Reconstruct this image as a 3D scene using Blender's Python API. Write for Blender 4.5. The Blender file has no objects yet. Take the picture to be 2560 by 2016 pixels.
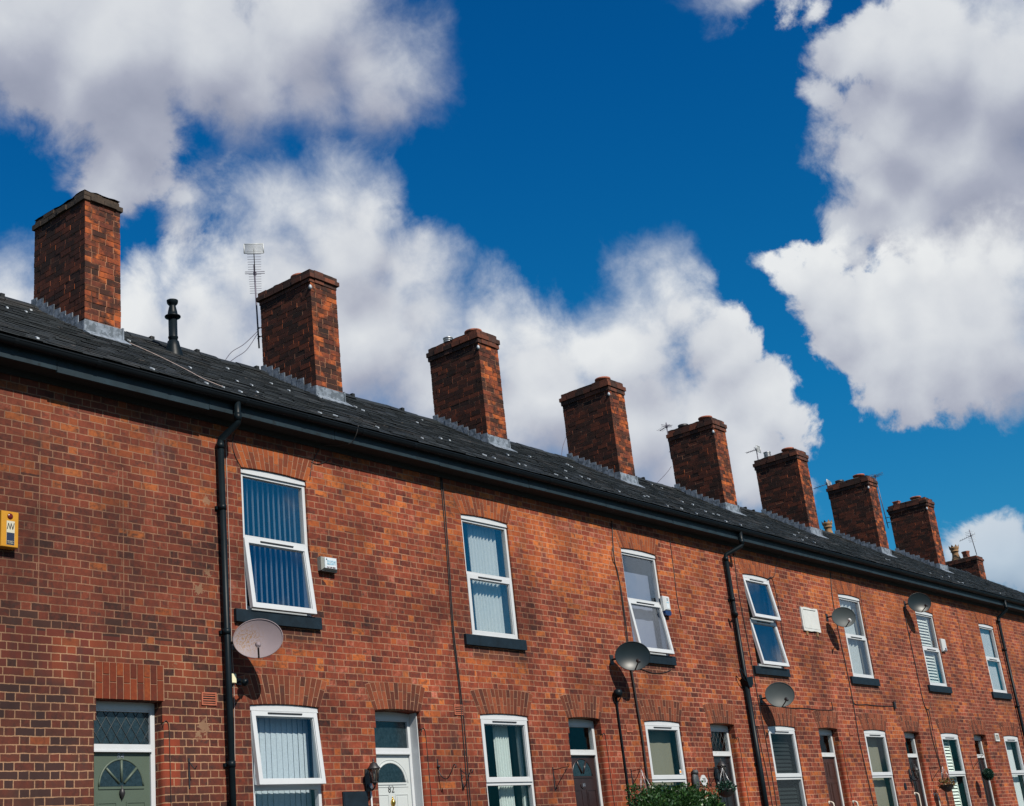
import bpy, bmesh, math, random
from mathutils import Vector, Matrix
random.seed(7)
sc = bpy.context.scene
col = sc.collection
R_ = math.radians

# ------------------------------------------------------------------ node helper
class G:
    def __init__(s, tree): s.t = tree; s.n = tree.nodes; s.l = tree.links
    def new(s, ty, **kw):
        n = s.n.new(ty)
        for k, v in kw.items(): setattr(n, k, v)
        return n
    def put(s, sock, v):
        if isinstance(v, (int, float)): sock.default_value = v
        elif isinstance(v, tuple):
            sock.default_value = v if len(v) == len(sock.default_value) else (tuple(v) + (1.0,))
        else: s.l.new(v, sock)
    def m(s, op, a, b=0.0, c=0.0, clamp=False):
        n = s.new('ShaderNodeMath', operation=op, use_clamp=clamp)
        s.put(n.inputs[0], a); s.put(n.inputs[1], b); s.put(n.inputs[2], c)
        return n.outputs[0]
    def add(s, a, b): return s.m('ADD', a, b)
    def sub(s, a, b): return s.m('SUBTRACT', a, b)
    def mul(s, a, b): return s.m('MULTIPLY', a, b)
    def div(s, a, b): return s.m('DIVIDE', a, b)
    def floor(s, a): return s.m('FLOOR', a)
    def gt(s, a, b): return s.m('GREATER_THAN', a, b)
    def lt(s, a, b): return s.m('LESS_THAN', a, b)
    def mn(s, a, b): return s.m('MINIMUM', a, b)
    def mx(s, a, b): return s.m('MAXIMUM', a, b)
    def pmod(s, a, b): return s.m('FLOORED_MODULO', a, b)
    def sst(s, x, a, b):   # smoothstep a..b -> 0..1
        n = s.new('ShaderNodeMapRange', interpolation_type='SMOOTHSTEP')
        s.put(n.inputs[0], x); n.inputs[1].default_value = a; n.inputs[2].default_value = b
        return n.outputs[0]
    def lin(s, x, a, b, c=0.0, d=1.0):
        n = s.new('ShaderNodeMapRange')
        s.put(n.inputs[0], x); n.inputs[1].default_value = a; n.inputs[2].default_value = b
        n.inputs[3].default_value = c; n.inputs[4].default_value = d
        return n.outputs[0]
    def xyz(s, x, y, z):
        n = s.new('ShaderNodeCombineXYZ'); s.put(n.inputs[0], x); s.put(n.inputs[1], y); s.put(n.inputs[2], z)
        return n.outputs[0]
    def sep(s, v):
        n = s.new('ShaderNodeSeparateXYZ'); s.put(n.inputs[0], v); return n.outputs
    def noise(s, vec, scale, detail=2.0, rough=0.5, dist=0.0):
        n = s.new('ShaderNodeTexNoise'); s.put(n.inputs['Vector'], vec)
        n.inputs['Scale'].default_value = scale; n.inputs['Detail'].default_value = detail
        n.inputs['Roughness'].default_value = rough; n.inputs['Distortion'].default_value = dist
        return n.outputs['Fac']
    def white(s, vec):
        n = s.new('ShaderNodeTexWhiteNoise', noise_dimensions='3D'); s.put(n.inputs['Vector'], vec)
        return n.outputs
    def mix(s, f, a, b, mode='MIX'):
        n = s.new('ShaderNodeMix', data_type='RGBA', blend_type=mode)
        s.put(n.inputs[0], f); s.put(n.inputs[6], a); s.put(n.inputs[7], b)
        return n.outputs[2]
    def ramp(s, f, stops, interp='LINEAR'):
        n = s.new('ShaderNodeValToRGB'); r = n.color_ramp; r.interpolation = interp
        while len(r.elements) < len(stops): r.elements.new(0.5)
        for e, (p, c) in zip(r.elements, stops): e.position = p; e.color = tuple(c) + (1.0,)
        s.put(n.inputs[0], f); return n.outputs[0]
    def bump(s, h, strength=0.5, dist=0.01):
        n = s.new('ShaderNodeBump'); n.inputs['Strength'].default_value = strength
        n.inputs['Distance'].default_value = dist; s.put(n.inputs['Height'], h); return n.outputs[0]

def newmat(name):
    m = bpy.data.materials.new(name); m.use_nodes = True
    m.node_tree.nodes.clear(); g = G(m.node_tree)
    out = g.new('ShaderNodeOutputMaterial'); return m, g, out

def principled(g, out, color, rough=0.7, metal=0.0, normal=None, spec=0.5):
    b = g.new('ShaderNodeBsdfPrincipled')
    g.put(b.inputs['Base Color'], color); g.put(b.inputs['Roughness'], rough); g.put(b.inputs['Metallic'], metal)
    b.inputs['Specular IOR Level'].default_value = spec
    if normal is not None: g.put(b.inputs['Normal'], normal)
    g.l.new(b.outputs[0], out.inputs[0]); return b

def simple(name, c, rough=0.6, metal=0.0, var=0.15, scale=14.0, bump=0.15, spec=0.5, dirt=None):
    m, g, out = newmat(name)
    pos = g.new('ShaderNodeNewGeometry').outputs['Position']
    n = g.noise(pos, scale, 4.0, 0.6)
    k = g.lin(n, 0.3, 0.7, 1.0 - var, 1.0 + var)
    cc = g.new('ShaderNodeVectorMath', operation='SCALE'); cc.inputs[0].default_value = c; g.put(cc.inputs[3], k)
    colr = cc.outputs[0]
    if dirt:
        f = g.sst(g.noise(pos, dirt[1], 5.0, 0.65), dirt[2], dirt[2] + 0.12)
        colr = g.mix(g.mul(f, dirt[3]), colr, dirt[0])
    nb = g.bump(g.noise(pos, scale * 5, 3.0), bump, 0.004)
    principled(g, out, colr, rough, metal, nb, spec)
    return m

# ------------------------------------------------------------------ brickwork
PITCH, STRETCH, CH = 0.352, 0.236, 0.0873
BRICKS = [(0.0, (0.020, 0.007, 0.007)), (.14, (0.048, 0.013, 0.009)), (.28, (0.099, 0.020, 0.012)), (.45, (0.150, 0.029, 0.015)),
          (.64, (0.204, 0.039, 0.017)), (.80, (0.246, 0.051, 0.023)), (.92, (0.305, 0.077, 0.043)), (1.0, (0.397, 0.130, 0.084))]
def brickmat(name, kind='wall'):
    m, g, out = newmat(name)
    geo = g.new('ShaderNodeNewGeometry')
    P = geo.outputs['Position']; px, py, pz = g.sep(P)
    nx = g.sep(geo.outputs['True Normal'])[0]
    side = g.gt(g.m('ABSOLUTE', nx), 0.5)
    u = g.add(g.mul(side, g.add(py, 0.07)), g.mul(g.sub(1.0, side), px))
    wob = g.mul(g.sub(g.noise(P, 2.3, 3.0, 0.6), 0.5), 0.022)
    wob2 = g.mul(g.sub(g.noise(P, 16.0, 2.0, 0.5), 0.5), 0.010)
    z = g.add(pz, g.add(wob, wob2))
    row = g.floor(g.div(z, CH))
    lz = g.sub(z, g.mul(row, CH))
    rr = g.white(g.xyz(row, 3.3, 1.0))[0]
    us = g.add(u, g.add(g.mul(g.pmod(row, 2.0), PITCH / 2), g.mul(g.sub(rr, 0.5), 0.035)))
    uw = g.add(us, g.mul(g.sub(g.noise(g.xyz(u, row, 5.1), 1.7, 2.0), 0.5), 0.09))
    cell = g.floor(g.div(uw, PITCH))
    t = g.sub(uw, g.mul(cell, PITCH))
    if kind == 'stack':      # stretcher bond on the chimney stacks
        us2 = g.add(u, g.add(g.mul(g.pmod(row, 2.0), 0.118), g.mul(g.sub(rr, 0.5), 0.03)))
        cell = g.floor(g.div(us2, STRETCH)); t = g.sub(us2, g.mul(cell, STRETCH))
        hd = g.mul(g.lt(g.white(g.xyz(cell, row, 9.0))[0], 0.12), 0.0); w = STRETCH; lx = t
    else:
        hd = g.gt(t, STRETCH)
        lx = g.sub(t, g.mul(hd, STRETCH))
        w = g.sub(STRETCH, g.mul(hd, STRETCH - (PITCH - STRETCH)))
    wj = g.mul(g.sub(g.noise(P, 38.0, 4.0, 0.7), 0.5), 0.011)
    ex = g.mn(lx, g.sub(w, lx)); ez = g.mn(lz, g.sub(CH, lz))
    e = g.add(g.mn(ex, ez), wj)
    jw = 0.0052 if kind != 'stack' else 0.0042
    brick = g.sst(e, jw - 0.0016, jw + 0.0024)          # 1 on the brick, 0 in the joint
    idv = g.xyz(g.add(cell, g.mul(hd, 0.37)), row, g.mul(side, 7.0))
    wn = g.white(idv); r1 = wn[0]; r2, r3, _ = g.sep(wn[1])
    cen = g.xyz(g.mul(g.add(cell, g.mul(hd, .5)), PITCH), g.mul(side, 3.0), g.mul(row, CH))
    big = g.noise(cen, 0.55, 3.0, 0.55); mid = g.noise(P, 2.2, 4.0, 0.6); fine = g.noise(P, 30.0, 5.0, 0.7)
    blot = g.noise(g.xyz(px, py, g.mul(pz, .8)), 13.0, 4.0, 0.6)
    f = g.add(g.mul(r1, 0.62), g.add(g.mul(g.sub(mid, 0.5), 0.8), 0.20))
    f = g.add(f, g.mul(hd, 0.05))
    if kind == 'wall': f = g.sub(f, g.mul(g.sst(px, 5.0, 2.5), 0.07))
    f = g.add(f, g.add(g.mul(g.sub(fine, 0.5), 0.55), g.mul(g.sub(blot, 0.5), 0.9)))
    base = g.ramp(f, BRICKS)
    # warmer orange facing bricks, commoner towards the eaves and under the sills
    up = g.sst(pz, 5.6, 7.2)
    if kind == 'wall':
        right = g.sst(px, 3.5, 13.0)
        po = g.add(g.add(0.025, g.mul(right, 0.20)), g.mul(up, 0.30))
        po = g.mul(po, g.lin(big, 0.35, 0.65, 0.2, 1.9))
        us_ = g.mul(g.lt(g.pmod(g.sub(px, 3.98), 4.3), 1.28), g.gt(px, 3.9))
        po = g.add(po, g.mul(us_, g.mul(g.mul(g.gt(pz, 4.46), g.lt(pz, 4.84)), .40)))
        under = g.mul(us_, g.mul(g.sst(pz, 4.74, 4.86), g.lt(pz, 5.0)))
    else:
        po = g.lin(big, 0.40, 0.62, 0.10, 0.75)
    org = g.mul(g.lt(r2, po), g.lin(blot, .34, .52, .45, .95))
    ocol = g.ramp(g.add(g.mul(r3, .6), g.mul(fine, .5)), [(0.1, (.20, .042, .016)), (.5, (.35, .080, .020)), (.9, (.48, .135, .030))])
    c = g.mix(org, base, ocol)
    # scorched / sooty patches inside single bricks
    sm = g.sst(g.noise(g.xyz(px, py, g.mul(pz, 1.6)), 11.0, 4.0, 0.65), 0.47, 0.70)
    smk = g.mul(sm, g.mul(g.sst(r3, 0.15, 0.8), g.lin(px, 0.0, 9.0, .95, .80)))
    c = g.mix(smk, c, (.055, .026, .021))
    if kind == 'wall':
        # the reddish band of newer bricks over the green door
        nb = g.mul(g.mul(g.lt(px, g.add(2.35, g.mul(g.sub(r2, .5), .5))), g.gt(row, 46.5)), g.lt(row, 53.5))
        nb = g.mul(nb, g.gt(r1, 0.06))
        c = g.mix(nb, c, g.mix(r3, (.125, .020, .014), (.175, .030, .016)))
        nb2 = g.mul(g.mul(g.gt(px, 1.3), g.lt(px, g.add(3.0, r2))), g.mul(g.gt(row, 44.5), g.lt(row, 52.5)))
        nb2 = g.mul(nb2, g.gt(r1, .35))
        c = g.mix(g.mul(nb2, 0.85), c, g.mix(r2, (.20, .035, .014), (.32, .062, .02)))
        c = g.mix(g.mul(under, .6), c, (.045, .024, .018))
        # blackened bricks near the drainpipe and low left
        bl = g.mul(g.sst(pz, 4.9, 3.6), g.sst(px, 3.9, 3.0))
        bl = g.mul(bl, g.lin(mid, 0.35, 0.6, 0.25, 1.0))
        bl = g.mul(bl, g.add(0.35, g.mul(g.gt(r2, 0.45), 0.6)))
        c = g.mix(g.mul(bl, 0.92), c, (.030, .016, .014))
        bk = g.mul(g.mul(g.sst(px, 1.75, 1.45), g.sst(pz, 4.25, 4.05)), g.gt(r3, .62))
        c = g.mix(g.mul(bk, .93), c, (.020, .012, .014))
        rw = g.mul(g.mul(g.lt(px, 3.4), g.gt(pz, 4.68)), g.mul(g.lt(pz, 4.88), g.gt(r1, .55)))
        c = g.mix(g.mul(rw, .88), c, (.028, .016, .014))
        # older duller brick on the left house
        c = g.mix(g.mul(g.sst(px, 4.3, 2.2), 0.22), c, (.12, .045, .03))
        # fresher red jamb bricks beside the doors
        jx = g.pmod(g.sub(px, 2.70), 4.3)
        jb = g.mul(g.mul(g.lt(jx, 0.25), g.lt(pz, 3.85)), g.gt(r2, 0.30))
        c = g.mix(g.mul(jb, 0.7), c, (.29, .046, .017))
        sj = g.mul(g.mul(g.gt(pz, 5.0), g.lt(pz, 6.68)), g.lt(g.mn(g.m('ABSOLUTE', g.sub(px, 1.127)), g.m('ABSOLUTE', g.sub(px, 2.215))), g.add(.006, wj)))
        brick = g.mul(brick, g.sub(1.0, sj))
        c = g.mix(g.mul(g.sst(g.noise(g.xyz(px, py, g.mul(pz, .25)), 5.0, 4.0, .6), .52, .70), .45), c, (.06, .032, .026))
        pt = None
        for (bx, bz, br_) in ((3.44, 6.46, .075), (3.42, 5.55, .065), (3.28, 5.33, .085), (3.30, 3.72, .10), (3.22, 3.62, .06), (2.9, 4.42, .03)):
            dd = g.new('ShaderNodeVectorMath', operation='DISTANCE'); g.put(dd.inputs[0], g.xyz(px, 0.0, pz)); dd.inputs[1].default_value = (bx, 0, bz)
            v_ = g.sub(br_, dd.outputs['Value']); pt = v_ if pt is None else g.mx(pt, v_)
        pt = g.sst(g.add(pt, g.mul(g.sub(g.noise(P, 24.0, 4.0, .65), .56), .28)), .0, .012)
        c = g.mix(g.mul(pt, .8), c, (.27, .16, .095)); brick = g.mx(brick, pt)
    else:
        soot = g.mul(g.sst(g.noise(P, 2.6, 5.0, 0.65), 0.40, 0.60), g.add(0.45, g.mul(r3, 0.55)))
        c = g.mix(g.mul(soot, 0.92), c, (.020, .012, .010))
        c = g.mix(g.mul(g.sst(pz, 11.0, 11.5), 0.65), c, (.045, .028, .020))
        c = g.mix(g.mul(side, 0.62), c, (.022, .011, .009))  # chimney side faces darkened in colour for their shade, on top of soot
    mort = g.mix(g.noise(P, 6.0, 4.0), (.15, .074, .044), (.43, .225, .135))
    if kind == 'wall':
        mort = g.mix(g.mul(g.sst(px, 6.0, 14.0), 0.6), mort, (.44, .215, .135))
        mort = g.mix(g.mul(g.mul(g.sst(px, 4.0, 3.2), g.sst(pz, 4.75, 4.6)), 0.8), mort, (.42, .245, .140))
        # pale lime smear under the gutter, left house
        lime = g.mul(g.mul(g.sst(g.m('ABSOLUTE', g.sub(px, 2.75)), 0.20, 0.02), g.sst(pz, 6.55, 7.0)),
                     g.sst(g.noise(g.xyz(px, py, g.mul(pz, .3)), 22.0, 4.0, .6), 0.40, 0.7))
        c = g.mix(g.mul(lime, 0.28), c, (.34, .27, .27))
    else:
        mort = g.mix(g.mul(g.sst(g.noise(P, 2.0, 3.0), 0.35, 0.6), 0.8), mort, (.05, .034, .026))
        mort = g.mix(g.mul(g.sub(1.0, side), .55), mort, (.42, .17, .075)); mort = g.mix(g.mul(side, .45), mort, (.05, .034, .026))
    brick = g.mx(brick, g.mul(g.sst(g.noise(P, 4.5, 4.0, .6), .50, .68), .62))
    colr = g.mix(brick, mort, c)
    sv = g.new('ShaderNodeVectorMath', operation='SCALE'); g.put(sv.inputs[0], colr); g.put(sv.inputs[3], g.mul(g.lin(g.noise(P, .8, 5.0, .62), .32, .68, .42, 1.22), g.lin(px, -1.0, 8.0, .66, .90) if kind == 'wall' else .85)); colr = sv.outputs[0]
    hgt = g.add(g.mul(brick, g.add(0.8, g.mul(r2, 0.35))), g.mul(fine, 0.35))
    principled(g, out, colr, 0.88, 0.0, g.bump(hgt, 0.55, 0.004), 0.3)
    return m

def facebrick(name, stops, soot=0.35):
    m, g, out = newmat(name)
    geo = g.new('ShaderNodeNewGeometry'); P = geo.outputs['Position']
    a = g.new('ShaderNodeAttribute', attribute_name='rnd').outputs['Fac']
    fine = g.noise(P, 28.0, 5.0, 0.7)
    f = g.add(g.mul(a, 0.8), g.mul(g.sub(fine, 0.5), 0.6))
    c = g.ramp(g.add(f, 0.1), stops)
    s_ = g.mul(g.sst(g.noise(P, 9.0, 4.0, .6), 0.50, 0.66), soot)
    c = g.mix(s_, c, (.05, .028, .022))
    principled(g, out, c, 0.88, 0.0, g.bump(fine, 0.5, 0.004), 0.3)
    return m

M = {}
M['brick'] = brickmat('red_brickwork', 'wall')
M['stack'] = brickmat('chimney_brickwork', 'stack')
M['arch'] = facebrick('arch_bricks', [(0.0, (0.041, 0.014, 0.010)), (.25, (0.082, 0.020, 0.010)), (.55, (0.134, 0.032, 0.014)), (.85, (0.186, 0.046, 0.020)), (1.0, (0.252, 0.069, 0.024))])
M['arch_orange'] = facebrick('arch_bricks_orange', [(0.0, (0.093, 0.022, 0.010)), (.35, (0.169, 0.038, 0.014)), (.7, (0.236, 0.056, 0.015)), (1.0, (0.306, 0.080, 0.020))], 0.3)
M['soldier'] = facebrick('soldier_bricks', [(0.0, (0.042, 0.011, 0.007)), (.4, (0.094, 0.016, 0.006)), (.8, (0.154, 0.028, 0.008)), (1.0, (0.214, 0.052, 0.011))], 0.25)
def stackmat():
    m, g, out = newmat('sooty_shaded_stack_bricks')
    geo = g.new('ShaderNodeNewGeometry'); P = geo.outputs['Position']
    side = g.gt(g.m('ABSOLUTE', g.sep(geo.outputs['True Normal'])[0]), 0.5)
    a = g.new('ShaderNodeAttribute', attribute_name='rnd').outputs['Fac']
    w = g.white(g.xyz(a, 1.0, 2.0)); r1 = w[0]; r2, r3, _ = g.sep(w[1])
    fine = g.noise(P, 30.0, 5.0, .7); mid = g.noise(P, 3.2, 5.0, .6); blot = g.noise(P, 13.0, 4.0, .6)
    c = g.ramp(g.add(g.mul(a, .7), g.add(g.mul(g.sub(fine, .5), .5), g.mul(g.sub(blot, .5), .8))), [(0, (.030, .013, .010)), (.3, (.085, .024, .015)), (.6, (.150, .038, .019)), (1, (.24, .066, .028))])
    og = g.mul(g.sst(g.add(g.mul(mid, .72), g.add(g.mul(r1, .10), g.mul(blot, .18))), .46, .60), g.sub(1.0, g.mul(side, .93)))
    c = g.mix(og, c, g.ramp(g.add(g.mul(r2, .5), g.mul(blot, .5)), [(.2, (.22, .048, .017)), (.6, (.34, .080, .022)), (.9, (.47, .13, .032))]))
    so = g.sst(g.add(g.mul(g.noise(g.xyz(g.add(g.sep(P)[0], 9.0), g.sep(P)[1], g.sep(P)[2]), 3.6, 5.0, .65), .62), g.add(g.mul(r3, .20), g.mul(blot, .18))), .45, .60)
    c = g.mix(g.mul(so, .85), c, (.020, .012, .010))
    c = g.mix(g.mul(side, .45), c, (.016, .009, .008))  # side faces painted darker to deepen their grazing-light shade, besides the soot
    principled(g, out, c, .9, 0, g.bump(fine, .5, .004), .25); return m
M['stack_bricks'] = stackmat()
M['stack_mortar'] = simple('sooty_mortar', (.34, .155, .085), .95, var=.4, scale=5, bump=.4, dirt=((.03, .02, .016), 2.2, .50, .8))
M['mortar'] = simple('mortar', (.24, .125, .075), 0.95, var=0.25)
M['upvc'] = simple('white_upvc', (.46, .48, .50), 0.35, var=0.03, scale=5, bump=0.02, dirt=((.42, .40, .36), 9.0, .60, .35))
M['white_timber'] = simple('white_painted_timber', (.44, .46, .47), 0.5, var=0.05, scale=5, bump=0.08, dirt=((.32, .28, .24), 12.0, .60, .5))
M['gasket'] = simple('black_gasket', (.015, .015, .018), 0.6, var=0.0)
M['sill'] = simple('dark_painted_sill', (.005, .012, .019), 0.55, var=0.3, scale=8, bump=0.3, spec=.25, dirt=((.10, .10, .10), 25.0, .66, .5))
M['fascia'] = simple('slate_blue_fascia', (.009, .020, .028), 0.6, var=0.3, scale=3.5, bump=0.3, spec=.25, dirt=((.004, .007, .009), 8.0, .56, .7))
M['soffit'] = simple('dark_soffit', (.004, .005, .006), 0.8, var=0.1)
M['gutter'] = simple('black_gutter', (.003, .005, .007), 0.5, var=0.15, scale=6, bump=0.05, spec=.15)
M['pipe'] = simple('black_pipe', (.004, .008, .011), 0.42, var=0.2, scale=6, bump=0.1, spec=.14)
M['iron'] = simple('black_iron', (.014, .014, .016), 0.5, var=0.2)
M['cable'] = simple('black_cable', (.012, .010, .010), 0.55, var=0.1)
M['cable_pale'] = simple('pale_cable', (.34, .27, .24), 0.6, var=0.2)
M['lead'] = simple('lead_flashing', (.16, .19, .23), 0.6, var=0.4, scale=10, bump=0.5, dirt=((.05, .065, .08), 12.0, .48, .8))
M['lattice'] = simple('dull_lead_came', (.035, .045, .05), .6)
M['clip'] = simple('pale_lead_clip', (.36, .40, .44), 0.4, var=0.1)
M['clay'] = simple('terracotta', (.26, .075, .040), 0.85, var=0.3, scale=9, dirt=((.05, .03, .025), 7.0, .50, .7))
M['clay_pale'] = simple('buff_clay', (.24, .135, .060), 0.85, var=0.3, scale=9, dirt=((.08, .06, .04), 7.0, .52, .7))
M['steel'] = simple('galvanised_steel', (.50, .52, .54), 0.4, 0.7, var=0.2)
M['mast'] = simple('aerial_tube', (.10, .09, .12), 0.5, 0.3, var=0.2)
M['white_plastic'] = simple('white_plastic', (.45, .47, .48), 0.4, var=0.03)
M['cream_plastic'] = simple('cream_plastic', (.62, .60, .40), 0.45, var=0.05)
M['cap'] = simple('mossy_flaunching', (.036, .024, .016), 0.95, var=0.6, scale=12, bump=0.8, dirt=((.070, .040, .024), 10.0, .56, .6))
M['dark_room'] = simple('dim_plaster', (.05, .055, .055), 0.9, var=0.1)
M['terracotta_vent'] = simple('airbrick_clay', (.30, .085, .045), 0.85, var=0.2)
M['void'] = simple('vent_void', (.02, .012, .010), 0.9, var=0.0)

# roof slates: one colour per slate from a face attribute
def slatemat():
    m, g, out = newmat('welsh_slate')
    geo = g.new('ShaderNodeNewGeometry'); P = geo.outputs['Position']
    a = g.new('ShaderNodeAttribute', attribute_name='rnd').outputs['Fac']
    n = g.noise(P, 26.0, 5.0, 0.65); n2 = g.noise(P, 1.3, 3.0, 0.5)
    c = g.ramp(g.add(g.mul(a, 0.7), g.mul(n, 0.35)), [(0.0, (.005, .007, .009)), (.5, (.011, .015, .018)), (.9, (.024, .029, .033)), (1.0, (.060, .060, .062))])
    lich = g.mul(g.sst(g.noise(P, 5.0, 5.0, .7), 0.62, 0.72), 0.5)
    c = g.mix(lich, c, (.13, .11, .10))
    c = g.mix(g.mul(g.sst(n2, .55, .7), .25), c, (.07, .06, .055))
    principled(g, out, c, g.lin(n, .3, .7, .50, .8), 0.0, g.bump(n, 0.6, 0.004), 0.25)
    return m
M['slate'] = slatemat()

def glassmat(name, boost, tint=(.93, .95, .96), warp=0.02):
    m, g, out = newmat(name)
    P = g.new('ShaderNodeNewGeometry').outputs['Position']
    nb = g.bump(g.noise(P, 2.2, 1.0), warp, 0.05)
    tr = g.new('ShaderNodeBsdfTransparent'); tr.inputs[0].default_value = tint + (1,)
    gl = g.new('ShaderNodeBsdfGlossy'); gl.inputs['Roughness'].default_value = 0.0
    gl.inputs[0].default_value = (.95, .97, 1, 1); g.put(gl.inputs['Normal'], nb)
    geo = g.new('ShaderNodeNewGeometry'); dt = g.new('ShaderNodeVectorMath', operation='DOT_PRODUCT')
    g.put(dt.inputs[0], geo.outputs['Normal']); g.put(dt.inputs[1], geo.outputs['Incoming'])
    c1 = g.sub(1.0, g.m('ABSOLUTE', dt.outputs['Value']))
    fac = g.m('MULTIPLY', g.m('MULTIPLY_ADD', g.m('POWER', c1, 5.0), .25, .055), boost, clamp=True)
    mx = g.new('ShaderNodeMixShader'); g.put(mx.inputs[0], fac)
    g.l.new(tr.outputs[0], mx.inputs[1]); g.l.new(gl.outputs[0], mx.inputs[2]); g.l.new(mx.outputs[0], out.inputs[0])
    return m
M['glass'] = glassmat('window_glass', 2.3)
M['glass_low'] = glassmat('window_glass_ground', 0.6, (.92, .95, .95))
M['glass_door'] = simple('obscure_dark_glass', (.012, .022, .028), 0.12, var=0.4, scale=30, bump=0.25, spec=0.7)

def fabric(name, c, trans=0.35, fold=None):
    m, g, out = newmat(name)
    P = g.new('ShaderNodeNewGeometry').outputs['Position']
    n = g.noise(P, 60.0, 2.0)
    cc = g.new('ShaderNodeVectorMath', operation='SCALE'); cc.inputs[0].default_value = c; g.put(cc.inputs[3], g.lin(n, .3, .7, .92, 1.08))
    d = g.new('ShaderNodeBsdfDiffuse'); g.put(d.inputs[0], cc.outputs[0])
    t = g.new('ShaderNodeBsdfTranslucent'); g.put(t.inputs[0], cc.outputs[0])
    mx = g.new('ShaderNodeMixShader'); mx.inputs[0].default_value = trans
    g.l.new(d.outputs[0], mx.inputs[1]); g.l.new(t.outputs[0], mx.inputs[2]); g.l.new(mx.outputs[0], out.inputs[0])
    return m
M['blind'] = fabric('pale_blind_fabric', (.85, .88, .90))
M['blind_low'] = fabric('white_blind_fabric', (.64, .69, .75))
M['net'] = fabric('net_curtain', (.78, .83, .81))
M['beige'] = fabric('beige_blind_fabric', (.24, .22, .17), .2)
M['lilac'] = fabric('lilac_net_fabric', (.24, .27, .37), .25)
M['slat'] = fabric('white_shutter_slat', (.75, .78, .72), .1)
M['grey_slat'] = fabric('dark_venetian_slat', (.018, .022, .024), .0)

# ------------------------------------------------------------------ objects
ORG = {}
def tagp(o, label=None, cat=None, group=None, kind=None):
    if label: o['label'] = label
    if cat: o['category'] = cat
    if group: o['group'] = group
    if kind: o['kind'] = kind
    return o
def thing(name, loc, label, cat, group=None):
    o = bpy.data.objects.new(name, None); o.empty_display_size = 0.2
    o.location = loc; col.objects.link(o); ORG[o.name] = Vector(loc)
    return tagp(o, label, cat, group)

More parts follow.
